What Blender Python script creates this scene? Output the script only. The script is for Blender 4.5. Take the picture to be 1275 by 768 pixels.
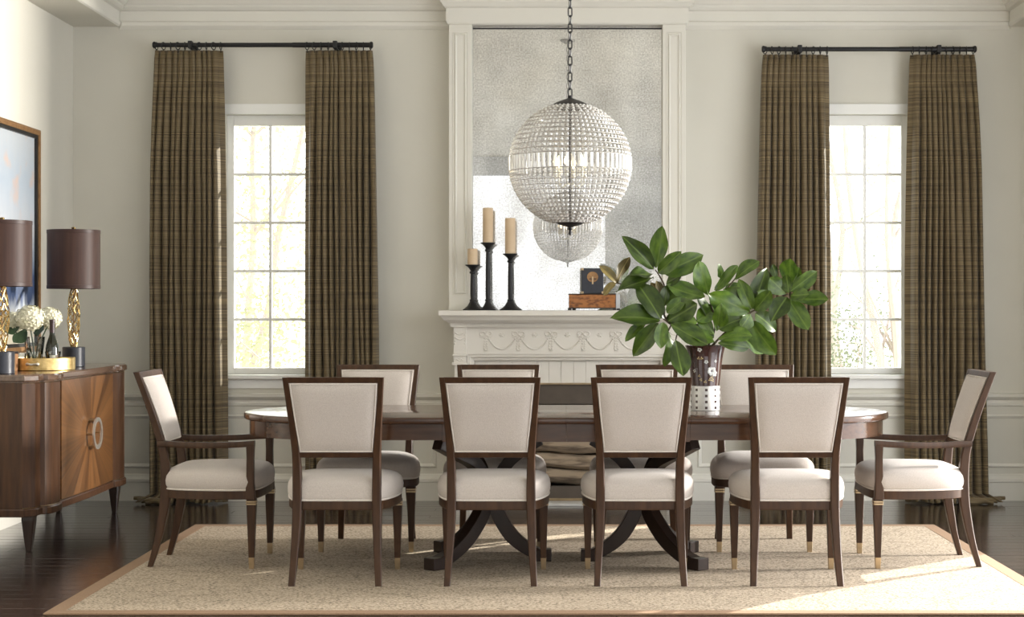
import bpy, bmesh, math, random
import numpy as np
from mathutils import Vector, Matrix

random.seed(7)
S = bpy.context.scene
for o in list(bpy.data.objects):
    bpy.data.objects.remove(o)
COL = S.collection
PI = math.pi

# ------------------------------------------------------------------ camera
F, VX, VY, CH = 2100.0, 703.0, 384.0, 1.303
cam = bpy.data.cameras.new('camera')
cam.sensor_fit = 'HORIZONTAL'
cam.sensor_width = 36.0
cam.lens = F / 1275.0 * 36.0
cam.shift_x = (637.5 - VX) / 1275.0
cam.clip_end = 300
camo = bpy.data.objects.new('camera', cam)
camo.location = (0, 0, CH)
camo.rotation_euler = (PI / 2, 0, 0)
COL.objects.link(camo)
S.camera = camo

# ------------------------------------------------------------------ world, sun, exposure
W = bpy.data.worlds.new('sky')
S.world = W
W.use_nodes = True
bg = W.node_tree.nodes['Background']
bg.inputs[0].default_value = (0.97, 0.985, 1.0, 1)
bg.inputs[1].default_value = 3.2

def add_sun(direction, strength, angle, color):
    l = bpy.data.lights.new('sun', 'SUN')
    l.energy = strength
    l.angle = math.radians(angle)
    l.color = color
    o = bpy.data.objects.new('sun', l)
    o.rotation_euler = Vector(direction).to_track_quat('-Z', 'Y').to_euler()
    COL.objects.link(o)
SUN_EL = math.radians(24)
sh = Vector((-0.745, -0.667, 0)).normalized() * math.cos(SUN_EL)
add_sun((sh.x, sh.y, -math.sin(SUN_EL)), 8.5, 0.6, (1.0, 0.93, 0.82))

def add_area(loc, target, size, power, color=(1, 1, 1)):
    l = bpy.data.lights.new('studio_light', 'AREA')
    l.shape = 'SQUARE'
    l.size = size
    l.energy = power
    l.color = color
    o = bpy.data.objects.new('studio_light', l)
    o.location = loc
    o.rotation_euler = (Vector(target) - Vector(loc)).to_track_quat('-Z', 'Y').to_euler()
    COL.objects.link(o)
add_area((10.0, 9.55, 2.1), (0.0, 8.6, 1.2), 1.0, 1900, (1.0, 0.95, 0.88))

S.view_settings.view_transform = 'Standard'
S.view_settings.look = 'None'
S.view_settings.exposure = 0.36
S.view_settings.gamma = 1.0
S.view_settings.use_curve_mapping = False

# ------------------------------------------------------------------ materials
MATS = {}
def srgb(r, g, b):
    f = lambda c: (c / 255.0) / 12.92 if c / 255.0 <= 0.04045 else ((c / 255.0 + 0.055) / 1.055) ** 2.4
    return (f(r), f(g), f(b))

def mk(name, c1, c2=None, nscale=6.0, stretch=(1, 1, 1), detail=5.0, rough=0.5, metal=0.0,
       bump=0.0, bscale=None, coat=0.0, sheen=0.0, spec=0.5, translucent=0.0, lo=0.3, hi=0.7):
    m = bpy.data.materials.new(name)
    m.use_nodes = True
    nt = m.node_tree
    N, L = nt.nodes, nt.links
    b = N['Principled BSDF']
    b.inputs['Roughness'].default_value = rough
    b.inputs['Metallic'].default_value = metal
    b.inputs['Specular IOR Level'].default_value = spec
    b.inputs['Coat Weight'].default_value = coat
    b.inputs['Coat Roughness'].default_value = 0.12
    b.inputs['Sheen Weight'].default_value = sheen
    if c2 is None:
        c2 = tuple(x * 0.92 for x in c1)
    tc = N.new('ShaderNodeTexCoord')
    mp = N.new('ShaderNodeMapping')
    mp.inputs['Scale'].default_value = stretch
    L.new(tc.outputs['Object'], mp.inputs['Vector'])
    nz = N.new('ShaderNodeTexNoise')
    nz.inputs['Scale'].default_value = nscale
    nz.inputs['Detail'].default_value = detail
    L.new(mp.outputs[0], nz.inputs['Vector'])
    cr = N.new('ShaderNodeValToRGB')
    cr.color_ramp.elements[0].position = lo
    cr.color_ramp.elements[0].color = (*c2, 1)
    cr.color_ramp.elements[1].position = hi
    cr.color_ramp.elements[1].color = (*c1, 1)
    L.new(nz.outputs['Fac'], cr.inputs['Fac'])
    L.new(cr.outputs[0], b.inputs['Base Color'])
    if bump:
        bn = N.new('ShaderNodeBump')
        bn.inputs['Strength'].default_value = bump
        bn.inputs['Distance'].default_value = 0.004
        if bscale:
            n2 = N.new('ShaderNodeTexNoise')
            n2.inputs['Scale'].default_value = bscale
            n2.inputs['Detail'].default_value = 3
            L.new(mp.outputs[0], n2.inputs['Vector'])
            L.new(n2.outputs['Fac'], bn.inputs['Height'])
        else:
            L.new(nz.outputs['Fac'], bn.inputs['Height'])
        L.new(bn.outputs[0], b.inputs['Normal'])
    if translucent:
        tr = N.new('ShaderNodeBsdfTranslucent')
        L.new(cr.outputs[0], tr.inputs['Color'])
        mx = N.new('ShaderNodeMixShader')
        mx.inputs[0].default_value = translucent
        L.new(b.outputs[0], mx.inputs[1])
        L.new(tr.outputs[0], mx.inputs[2])
        L.new(mx.outputs[0], N['Material Output'].inputs['Surface'])
    MATS[name] = m
    return m

mk('wall_paint', (0.665, 0.645, 0.575), (0.645, 0.625, 0.555), 3, rough=0.75, bump=0.03, bscale=160)
mk('front_paint', (0.36, 0.37, 0.38), None, 3, rough=0.8)
mk('trim_paint', (0.73, 0.71, 0.645), (0.71, 0.69, 0.625), 3, rough=0.5)
mk('ceiling_paint', (0.70, 0.68, 0.61), None, 3, rough=0.8)
mk('window_paint', (0.86, 0.86, 0.83), None, 3, rough=0.4)
mk('mantel_paint', (0.75, 0.72, 0.665), (0.72, 0.69, 0.63), 6, rough=0.5, bump=0.02, bscale=60)
mk('chair_wood', (0.066, 0.031, 0.0145), (0.036, 0.0165, 0.0082), 5, (9, 9, 1.2), rough=0.42, coat=0.04, spec=0.28, bump=0.02)
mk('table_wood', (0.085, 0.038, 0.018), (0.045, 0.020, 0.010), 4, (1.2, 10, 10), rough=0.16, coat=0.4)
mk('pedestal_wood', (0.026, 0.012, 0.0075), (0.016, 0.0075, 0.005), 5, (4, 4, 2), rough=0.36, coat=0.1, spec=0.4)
mk('sideboard_wood', (0.095, 0.042, 0.018), (0.042, 0.018, 0.009), 4, (11, 11, 0.9), rough=0.4, coat=0.1, spec=0.35)
mk('sideboard_top', (0.16, 0.10, 0.070), (0.08, 0.046, 0.030), 4, (10, 1.0, 10), rough=0.18, coat=0.4)
mk('leg_wood', (0.045, 0.026, 0.020), (0.03, 0.017, 0.013), 5, (6, 6, 1), rough=0.28, coat=0.3)
mk('fabric', (0.58, 0.525, 0.485), (0.47, 0.42, 0.385), 240, (1, 1, 1), 2, rough=0.9, bump=0.25, sheen=0.25, lo=0.25, hi=0.75)
mk('piping', (0.70, 0.65, 0.60), (0.60, 0.55, 0.50), 200, rough=0.9, sheen=0.2)
mk('brass', (0.55, 0.42, 0.27), (0.42, 0.32, 0.20), 20, rough=0.32, metal=1.0)
mk('silver', (0.88, 0.86, 0.82), (0.80, 0.78, 0.74), 20, rough=0.38, metal=1.0)
mk('gold', (0.80, 0.60, 0.28), (0.58, 0.40, 0.16), 30, rough=0.25, metal=1.0)
mk('gold_leaf', (0.80, 0.60, 0.28), (0.52, 0.36, 0.14), 45, rough=0.4, metal=1.0, bump=0.15)
mk('frame_gold', (0.36, 0.20, 0.085), (0.20, 0.10, 0.04), 30, (1, 6, 1), rough=0.38, metal=0.4)
mk('black_metal', (0.018, 0.017, 0.018), (0.010, 0.010, 0.011), 30, rough=0.45, metal=0.3, bump=0.1)
mk('black_liner', (0.012, 0.011, 0.011), None, 20, rough=0.4)
mk('navy_black', (0.018, 0.021, 0.034), (0.012, 0.014, 0.022), 30, rough=0.4)
mk('candle_wax', (0.68, 0.52, 0.35), (0.60, 0.45, 0.29), 10, rough=0.55)
mk('wick', (0.05, 0.04, 0.03), None, 20, rough=0.9)
mk('shade_silk', (0.060, 0.028, 0.020), (0.042, 0.020, 0.015), 60, (1, 1, 0.05), rough=0.5, spec=0.3, bump=0.04)
mk('shade_trim', (0.045, 0.021, 0.016), None, 60, rough=0.45, spec=0.3)
mk('shade_lining', (0.75, 0.68, 0.55), None, 20, rough=0.8)
mk('petal', (0.86, 0.82, 0.66), (0.74, 0.72, 0.52), 26, rough=0.6)
mk('green_leaf', (0.028, 0.060, 0.022), (0.016, 0.036, 0.014), 12, rough=0.4)
mk('bark_twig', (0.085, 0.055, 0.035), (0.045, 0.03, 0.02), 40, rough=0.8)
mk('burl_wood', (0.40, 0.155, 0.045), (0.16, 0.055, 0.018), 26, (1, 1, 2.2), 8, rough=0.4, lo=0.36, hi=0.56)
mk('dark_lacquer', (0.030, 0.022, 0.020), None, 20, rough=0.35)
mk('box_wood', (0.42, 0.22, 0.11), (0.30, 0.15, 0.07), 14, (6, 1, 1), rough=0.45)
mk('vase_brown', (0.055, 0.022, 0.018), (0.036, 0.014, 0.012), 14, (6, 6, 0.6), rough=0.14, coat=0.6)
mk('inlay', (0.66, 0.66, 0.62), (0.42, 0.44, 0.46), 60, rough=0.2)
mk('inlay_stripe', (0.17, 0.145, 0.155), (0.11, 0.09, 0.10), 60, rough=0.2)
mk('inlay_leaf', (0.62, 0.50, 0.26), (0.45, 0.34, 0.16), 60, rough=0.25)
mk('band_silver', (0.66, 0.655, 0.64), (0.55, 0.545, 0.535), 30, rough=0.32, metal=0.35)
mk('rug_border', (0.33, 0.215, 0.135), (0.26, 0.165, 0.10), 120, rough=0.95, bump=0.3)
mk('firebox', (0.105, 0.085, 0.068), (0.085, 0.068, 0.055), 8, rough=0.85)
mk('hearth', (0.72, 0.71, 0.68), (0.62, 0.61, 0.58), 5, rough=0.35)
mk('trunk', (0.36, 0.31, 0.28), (0.29, 0.245, 0.22), 12, (6, 6, 1), rough=0.9)
mk('foliage_a', (0.36, 0.36, 0.23), (0.27, 0.28, 0.16), 3, rough=0.7, translucent=0.35)
mk('foliage_b', (0.20, 0.22, 0.15), (0.15, 0.17, 0.11), 3, rough=0.7, translucent=0.25)
mk('foliage_c', (0.42, 0.38, 0.27), (0.36, 0.33, 0.23), 3, rough=0.7, translucent=0.35)
mk('lawn', (0.60, 0.60, 0.46), (0.5, 0.51, 0.38), 2, rough=0.95)
mk('wire', (0.42, 0.40, 0.37), (0.34, 0.32, 0.30), 30, rough=0.35, metal=0.55)
mk('candle_sleeve', (0.8, 0.78, 0.7), None, 20, rough=0.5)
mk('bottle_glass', (0.020, 0.022, 0.010), (0.012, 0.012, 0.006), 8, rough=0.06, coat=0.5)
mk('bottle_foil', (0.035, 0.012, 0.014), None, 30, rough=0.35)
mk('paper', (0.72, 0.68, 0.58), None, 30, rough=0.8)
mk('log_end', (0.50, 0.36, 0.22), (0.38, 0.26, 0.15), 30, rough=0.9)

def newmat(name):
    m = bpy.data.materials.new(name)
    m.use_nodes = True
    MATS[name] = m
    return m, m.node_tree.nodes, m.node_tree.links

# floor planks: each plank tinted by its own random value
m, N, L = newmat('floor_wood')
b = N['Principled BSDF']
oi = N.new('ShaderNodeObjectInfo')
tc = N.new('ShaderNodeTexCoord')
mp = N.new('ShaderNodeMapping'); mp.inputs['Scale'].default_value = (1.0, 14, 1)
L.new(tc.outputs['Object'], mp.inputs[0])
ad = N.new('ShaderNodeVectorMath'); ad.operation = 'ADD'
L.new(mp.outputs[0], ad.inputs[0]); L.new(oi.outputs['Location'], ad.inputs[1])
nz = N.new('ShaderNodeTexNoise'); nz.inputs['Scale'].default_value = 3.2; nz.inputs['Detail'].default_value = 6
L.new(ad.outputs[0], nz.inputs['Vector'])
cr = N.new('ShaderNodeValToRGB')
cr.color_ramp.elements[0].color = (0.017, 0.0095, 0.0085, 1)
cr.color_ramp.elements[1].color = (0.042, 0.024, 0.020, 1)
cr.color_ramp.elements[0].position = 0.3; cr.color_ramp.elements[1].position = 0.72
L.new(nz.outputs['Fac'], cr.inputs[0])
hs = N.new('ShaderNodeHueSaturation')
mr = N.new('ShaderNodeMapRange'); mr.inputs['To Min'].default_value = 0.7; mr.inputs['To Max'].default_value = 1.35
L.new(oi.outputs['Random'], mr.inputs['Value']); L.new(mr.outputs[0], hs.inputs['Value'])
L.new(cr.outputs[0], hs.inputs['Color']); L.new(hs.outputs[0], b.inputs['Base Color'])
b.inputs['Roughness'].default_value = 0.2
b.inputs['Coat Weight'].default_value = 0.6
b.inputs['Coat Roughness'].default_value = 0.16

# curtain weave: fine horizontal slubs with broader bands
m, N, L = newmat('curtain')
b = N['Principled BSDF']
tc = N.new('ShaderNodeTexCoord')
mp = N.new('ShaderNodeMapping'); mp.inputs['Scale'].default_value = (0.7, 0.7, 120)
L.new(tc.outputs['Object'], mp.inputs[0])
n1 = N.new('ShaderNodeTexNoise'); n1.inputs['Scale'].default_value = 1.0; n1.inputs['Detail'].default_value = 3
L.new(mp.outputs[0], n1.inputs['Vector'])
mp2 = N.new('ShaderNodeMapping'); mp2.inputs['Scale'].default_value = (0.25, 0.25, 22)
L.new(tc.outputs['Object'], mp2.inputs[0])
n2 = N.new('ShaderNodeTexNoise'); n2.inputs['Scale'].default_value = 1.0; n2.inputs['Detail'].default_value = 2
L.new(mp2.outputs[0], n2.inputs['Vector'])
mx = N.new('ShaderNodeMath'); mx.operation = 'MULTIPLY_ADD'
mx.inputs[1].default_value = 0.65
L.new(n1.outputs['Fac'], mx.inputs[0])
m3 = N.new('ShaderNodeMath'); m3.operation = 'MULTIPLY'; m3.inputs[1].default_value = 0.13
L.new(n2.outputs['Fac'], m3.inputs[0]); L.new(m3.outputs[0], mx.inputs[2])
cr = N.new('ShaderNodeValToRGB')
cr.color_ramp.elements[0].position = 0.295; cr.color_ramp.elements[0].color = (0.070, 0.046, 0.020, 1)
cr.color_ramp.elements[1].position = 0.505; cr.color_ramp.elements[1].color = (0.28, 0.207, 0.102, 1)
L.new(mx.outputs[0], cr.inputs[0]); L.new(cr.outputs[0], b.inputs['Base Color'])
b.inputs['Roughness'].default_value = 0.6
b.inputs['Sheen Weight'].default_value = 0.2
tr = N.new('ShaderNodeBsdfTranslucent'); L.new(cr.outputs[0], tr.inputs['Color'])
ms = N.new('ShaderNodeMixShader'); ms.inputs[0].default_value = 0.22
L.new(b.outputs[0], ms.inputs[1]); L.new(tr.outputs[0], ms.inputs[2])
L.new(ms.outputs[0], N['Material Output'].inputs['Surface'])

# antiqued mirror: silvering with grainy foxing
m, N, L = newmat('antique_mirror')
b = N['Principled BSDF']
b.inputs['Metallic'].default_value = 1.0
tc = N.new('ShaderNodeTexCoord')
n1 = N.new('ShaderNodeTexNoise'); n1.inputs['Scale'].default_value = 95; n1.inputs['Detail'].default_value = 4
n2 = N.new('ShaderNodeTexNoise'); n2.inputs['Scale'].default_value = 3.2; n2.inputs['Detail'].default_value = 5
L.new(tc.outputs['Object'], n1.inputs['Vector']); L.new(tc.outputs['Object'], n2.inputs['Vector'])
mx = N.new('ShaderNodeMath'); mx.operation = 'MULTIPLY_ADD'; mx.inputs[1].default_value = 0.6
L.new(n1.outputs['Fac'], mx.inputs[0])
m3 = N.new('ShaderNodeMath'); m3.operation = 'MULTIPLY'; m3.inputs[1].default_value = 0.4
L.new(n2.outputs['Fac'], m3.inputs[0]); L.new(m3.outputs[0], mx.inputs[2])
cr = N.new('ShaderNodeValToRGB')
cr.color_ramp.elements[0].position = 0.36; cr.color_ramp.elements[0].color = (0.50, 0.49, 0.47, 1)
cr.color_ramp.elements[1].position = 0.62; cr.color_ramp.elements[1].color = (0.86, 0.86, 0.84, 1)
L.new(mx.outputs[0], cr.inputs[0]); L.new(cr.outputs[0], b.inputs['Base Color'])
b.inputs['Roughness'].default_value = 0.0
g2 = N.new('ShaderNodeBsdfPrincipled')
g2.inputs['Metallic'].default_value = 1.0; g2.inputs['Roughness'].default_value = 0.265
L.new(cr.outputs[0], g2.inputs['Base Color'])
n4 = N.new('ShaderNodeTexNoise'); n4.inputs['Scale'].default_value = 2.6; n4.inputs['Detail'].default_value = 4
L.new(tc.outputs['Object'], n4.inputs['Vector'])
mr4 = N.new('ShaderNodeMapRange'); mr4.inputs['From Min'].default_value = 0.38; mr4.inputs['From Max'].default_value = 0.60
mr4.inputs['To Min'].default_value = 0.18; mr4.inputs['To Max'].default_value = 0.74
L.new(n4.outputs['Fac'], mr4.inputs['Value'])
ms = N.new('ShaderNodeMixShader'); L.new(mr4.outputs[0], ms.inputs[0])
L.new(b.outputs[0], ms.inputs[1]); L.new(g2.outputs[0], ms.inputs[2])
L.new(ms.outputs[0], N['Material Output'].inputs['Surface'])

def thin_glass(name, gloss, tint, rough=0.02):
    m, N, L = newmat(name)
    N.remove(N['Principled BSDF'])
    t = N.new('ShaderNodeBsdfTransparent'); t.inputs[0].default_value = (*tint, 1)
    g = N.new('ShaderNodeBsdfGlossy'); g.inputs['Roughness'].default_value = rough
    ms = N.new('ShaderNodeMixShader')
    lw = N.new('ShaderNodeLayerWeight'); lw.inputs['Blend'].default_value = gloss
    L.new(lw.outputs['Fresnel'], ms.inputs[0])
    L.new(t.outputs[0], ms.inputs[1]); L.new(g.outputs[0], ms.inputs[2])
    L.new(ms.outputs[0], N['Material Output'].inputs['Surface'])
thin_glass('window_glass', 0.12, (0.97, 0.98, 0.97))
thin_glass('clear_glass', 0.38, (0.96, 0.97, 0.965))
thin_glass('tinted_glass', 0.05, (0.70, 0.70, 0.70))  # made-up tint, dims the sky that the mirror reflects

m, N, L = newmat('crystal')
b = N['Principled BSDF']
b.inputs['Base Color'].default_value = (0.86, 0.86, 0.85, 1)
b.inputs['Roughness'].default_value = 0.08
b.inputs['Metallic'].default_value = 0.25
b.inputs['Coat Weight'].default_value = 0.6
t = N.new('ShaderNodeBsdfTransparent'); t.inputs[0].default_value = (0.95, 0.95, 0.95, 1)
ms = N.new('ShaderNodeMixShader'); ms.inputs[0].default_value = 0.22
L.new(b.outputs[0], ms.inputs[1]); L.new(t.outputs[0], ms.inputs[2])
L.new(ms.outputs[0], N['Material Output'].inputs['Surface'])

m, N, L = newmat('bulb')
b = N['Principled BSDF']
b.inputs['Base Color'].default_value = (1, 0.9, 0.7, 1)
b.inputs['Emission Color'].default_value = (1, 0.78, 0.45, 1)
b.inputs['Emission Strength'].default_value = 7

# rug field: nubby weave with dark flecks
m, N, L = newmat('rug_field')
b = N['Principled BSDF']
tc = N.new('ShaderNodeTexCoord')
mp = N.new('ShaderNodeMapping'); mp.inputs['Scale'].default_value = (0.75, 1.0, 1)
L.new(tc.outputs['Object'], mp.inputs[0])
n1 = N.new('ShaderNodeTexNoise'); n1.inputs['Scale'].default_value = 95; n1.inputs['Detail'].default_value = 4; n1.inputs['Roughness'].default_value = 0.7
L.new(mp.outputs[0], n1.inputs['Vector'])
v1 = N.new('ShaderNodeTexVoronoi'); v1.inputs['Scale'].default_value = 7.5; v1.feature = 'DISTANCE_TO_EDGE'
L.new(mp.outputs[0], v1.inputs['Vector'])
v1m = N.new('ShaderNodeMapRange'); v1m.inputs['From Max'].default_value = 0.08
v1m.inputs['To Min'].default_value = -0.035; v1m.inputs['To Max'].default_value = 0.012
L.new(v1.outputs['Distance'], v1m.inputs['Value'])
a1 = N.new('ShaderNodeMath'); a1.operation = 'ADD'
L.new(n1.outputs['Fac'], a1.inputs[0]); L.new(v1m.outputs[0], a1.inputs[1])
cr = N.new('ShaderNodeValToRGB')
cr.color_ramp.elements[0].position = 0.40; cr.color_ramp.elements[0].color = (0.15, 0.125, 0.085, 1)
cr.color_ramp.elements[1].position = 0.50; cr.color_ramp.elements[1].color = (0.47, 0.38, 0.285, 1)
e = cr.color_ramp.elements.new(0.66); e.color = (0.58, 0.49, 0.385, 1)
L.new(a1.outputs[0], cr.inputs[0]); L.new(cr.outputs[0], b.inputs['Base Color'])
b.inputs['Roughness'].default_value = 0.95
bn = N.new('ShaderNodeBump'); bn.inputs['Strength'].default_value = 0.6; bn.inputs['Distance'].default_value = 0.006
L.new(n1.outputs['Fac'], bn.inputs['Height']); L.new(bn.outputs[0], b.inputs['Normal'])

# magnolia leaf: midrib lighter, glossy
def leaf_mat(name, c1, c2, rib, rough):
    m, N, L = newmat(name)
    b = N['Principled BSDF']
    tc = N.new('ShaderNodeTexCoord')
    oi = N.new('ShaderNodeObjectInfo')
    sp = N.new('ShaderNodeSeparateXYZ'); L.new(tc.outputs['Object'], sp.inputs[0])
    ab = N.new('ShaderNodeMath'); ab.operation = 'ABSOLUTE'; L.new(sp.outputs['X'], ab.inputs[0])
    mr = N.new('ShaderNodeMapRange'); mr.inputs['From Min'].default_value = 0.012; mr.inputs['From Max'].default_value = 0.05
    L.new(ab.outputs[0], mr.inputs['Value'])
    wv = N.new('ShaderNodeTexNoise'); wv.inputs['Scale'].default_value = 4; wv.inputs['Detail'].default_value = 3
    ad = N.new('ShaderNodeVectorMath'); ad.operation = 'ADD'
    L.new(tc.outputs['Object'], ad.inputs[0]); L.new(oi.outputs['Location'], ad.inputs[1])
    L.new(ad.outputs[0], wv.inputs['Vector'])
    cr = N.new('ShaderNodeValToRGB')
    cr.color_ramp.elements[0].position = 0.3; cr.color_ramp.elements[0].color = (*c2, 1)
    cr.color_ramp.elements[1].position = 0.7; cr.color_ramp.elements[1].color = (*c1, 1)
    L.new(wv.outputs['Fac'], cr.inputs[0])
    hs = N.new('ShaderNodeHueSaturation')
    m2 = N.new('ShaderNodeMapRange'); m2.inputs['To Min'].default_value = 0.5; m2.inputs['To Max'].default_value = 1.4
    L.new(oi.outputs['Random'], m2.inputs['Value']); L.new(m2.outputs[0], hs.inputs['Value'])
    L.new(cr.outputs[0], hs.inputs['Color'])
    mx = N.new('ShaderNodeMix'); mx.data_type = 'RGBA'
    L.new(mr.outputs[0], mx.inputs['Factor'])
    mx.inputs['A'].default_value = (*rib, 1)
    L.new(hs.outputs[0], mx.inputs['B'])
    L.new(mx.outputs['Result'], b.inputs['Base Color'])
    b.inputs['Roughness'].default_value = rough
    tr = N.new('ShaderNodeBsdfTranslucent'); L.new(mx.outputs['Result'], tr.inputs['Color'])
    ms = N.new('ShaderNodeMixShader'); ms.inputs[0].default_value = 0.12
    L.new(b.outputs[0], ms.inputs[1]); L.new(tr.outputs[0], ms.inputs[2])
    L.new(ms.outputs[0], N['Material Output'].inputs['Surface'])
leaf_mat('magnolia_leaf', (0.095, 0.165, 0.018), (0.030, 0.066, 0.010), (0.11, 0.17, 0.03), 0.33)
leaf_mat('old_leaf', (0.20, 0.15, 0.045), (0.12, 0.10, 0.03), (0.28, 0.22, 0.08), 0.45)

# sunburst veneer door (object origin at the door pair's centre; face in the y-z plane)
m, N, L = newmat('sunburst')
b = N['Principled BSDF']
tc = N.new('ShaderNodeTexCoord'); sp = N.new('ShaderNodeSeparateXYZ'); L.new(tc.outputs['Object'], sp.inputs[0])
at = N.new('ShaderNodeMath'); at.operation = 'ARCTAN2'
L.new(sp.outputs['Y'], at.inputs[0]); L.new(sp.outputs['Z'], at.inputs[1])
ml = N.new('ShaderNodeMath'); ml.operation = 'MULTIPLY'; ml.inputs[1].default_value = 32 / (2 * PI)
L.new(at.outputs[0], ml.inputs[0])
fl = N.new('ShaderNodeMath'); fl.operation = 'FLOOR'; L.new(ml.outputs[0], fl.inputs[0])
wn = N.new('ShaderNodeTexWhiteNoise'); wn.noise_dimensions = '1D'; L.new(fl.outputs[0], wn.inputs['W'])
ml2 = N.new('ShaderNodeMath'); ml2.operation = 'MULTIPLY'; ml2.inputs[1].default_value = 14
L.new(at.outputs[0], ml2.inputs[0])
n1 = N.new('ShaderNodeTexNoise'); n1.noise_dimensions = '1D'; n1.inputs['Scale'].default_value = 1.4; n1.inputs['Detail'].default_value = 5
L.new(ml2.outputs[0], n1.inputs['W'])
a1 = N.new('ShaderNodeMath'); a1.operation = 'MULTIPLY_ADD'; a1.inputs[1].default_value = 0.45
L.new(wn.outputs['Value'], a1.inputs[0])
a2 = N.new('ShaderNodeMath'); a2.operation = 'MULTIPLY'; a2.inputs[1].default_value = 0.6
L.new(n1.outputs['Fac'], a2.inputs[0]); L.new(a2.outputs[0], a1.inputs[2])
cr = N.new('ShaderNodeValToRGB')
cr.color_ramp.elements[0].position = 0.2; cr.color_ramp.elements[0].color = (0.070, 0.030, 0.012, 1)
cr.color_ramp.elements[1].position = 0.8; cr.color_ramp.elements[1].color = (0.22, 0.098, 0.034, 1)
L.new(a1.outputs[0], cr.inputs[0]); L.new(cr.outputs[0], b.inputs['Base Color'])
b.inputs['Roughness'].default_value = 0.3; b.inputs['Coat Weight'].default_value = 0.3

# abstract painting: pale cloud blues over a deep blue band and cream foot (local z is height)
m, N, L = newmat('painting')
b = N['Principled BSDF']
tc = N.new('ShaderNodeTexCoord'); sp = N.new('ShaderNodeSeparateXYZ'); L.new(tc.outputs['Object'], sp.inputs[0])
mp = N.new('ShaderNodeMapping'); mp.inputs['Scale'].default_value = (1, 5, 1.3); L.new(tc.outputs['Object'], mp.inputs[0])
n1 = N.new('ShaderNodeTexNoise'); n1.inputs['Scale'].default_value = 2.4; n1.inputs['Detail'].default_value = 6; n1.inputs['Roughness'].default_value = 0.65
L.new(mp.outputs[0], n1.inputs['Vector'])
a1 = N.new('ShaderNodeMath'); a1.operation = 'MULTIPLY_ADD'; a1.inputs[1].default_value = 0.30
L.new(n1.outputs['Fac'], a1.inputs[0]); L.new(sp.outputs['Z'], a1.inputs[2])
mr = N.new('ShaderNodeMapRange'); mr.inputs['From Min'].default_value = 0.1; mr.inputs['From Max'].default_value = 1.5
L.new(a1.outputs[0], mr.inputs['Value'])
cr = N.new('ShaderNodeValToRGB')
els = [(0.0, (0.62, 0.55, 0.38)), (0.14, (0.70, 0.66, 0.55)), (0.22, (0.42, 0.46, 0.52)), (0.28, (0.035, 0.065, 0.16)),
       (0.36, (0.06, 0.11, 0.24)), (0.46, (0.30, 0.38, 0.50)), (0.58, (0.62, 0.66, 0.72)), (0.78, (0.50, 0.58, 0.68)), (1.0, (0.60, 0.64, 0.68))]
els = [(p, tuple(0.72 * q for q in c)) for p, c in els]
cr.color_ramp.elements[0].position = 0; cr.color_ramp.elements[0].color = (*els[0][1], 1)
cr.color_ramp.elements[1].position = 1; cr.color_ramp.elements[1].color = (*els[-1][1], 1)
for p, c in els[1:-1]:
    e = cr.color_ramp.elements.new(p); e.color = (*c, 1)
L.new(mr.outputs[0], cr.inputs[0])
n2 = N.new('ShaderNodeTexNoise'); n2.inputs['Scale'].default_value = 5; n2.inputs['Detail'].default_value = 6
L.new(tc.outputs['Object'], n2.inputs['Vector'])
c2 = N.new('ShaderNodeMapRange'); c2.inputs['From Min'].default_value = 0.55; c2.inputs['From Max'].default_value = 0.68
L.new(n2.outputs['Fac'], c2.inputs['Value'])
c3 = N.new('ShaderNodeMapRange'); c3.inputs['From Min'].default_value = 0.7; c3.inputs['From Max'].default_value = 1.0
L.new(sp.outputs['Z'], c3.inputs['Value'])
c4 = N.new('ShaderNodeMath'); c4.operation = 'MULTIPLY'; L.new(c2.outputs[0], c4.inputs[0]); L.new(c3.outputs[0], c4.inputs[1])
c5 = N.new('ShaderNodeMath'); c5.operation = 'MULTIPLY'; c5.inputs[1].default_value = 0.6; L.new(c4.outputs[0], c5.inputs[0])
mx = N.new('ShaderNodeMix'); mx.data_type = 'RGBA'
L.new(c5.outputs[0], mx.inputs['Factor']); L.new(cr.outputs[0], mx.inputs['A']); mx.inputs['B'].default_value = (0.62, 0.36, 0.22, 1)
L.new(mx.outputs['Result'], b.inputs['Base Color'])
b.inputs['Roughness'].default_value = 0.5

# birch bark
m, N, L = newmat('birch')
b = N['Principled BSDF']
tc = N.new('ShaderNodeTexCoord')
mp = N.new('ShaderNodeMapping'); mp.inputs['Scale'].default_value = (4, 22, 22); L.new(tc.outputs['Object'], mp.inputs[0])
n1 = N.new('ShaderNodeTexNoise'); n1.inputs['Scale'].default_value = 1.3; n1.inputs['Detail'].default_value = 5; L.new(mp.outputs[0], n1.inputs['Vector'])
cr = N.new('ShaderNodeValToRGB')
cr.color_ramp.elements[0].position = 0.30; cr.color_ramp.elements[0].color = (0.10, 0.072, 0.050, 1)
cr.color_ramp.elements[1].position = 0.52; cr.color_ramp.elements[1].color = (0.33, 0.255, 0.18, 1)
L.new(n1.outputs['Fac'], cr.inputs[0]); L.new(cr.outputs[0], b.inputs['Base Color'])
b.inputs['Roughness'].default_value = 0.9

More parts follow.
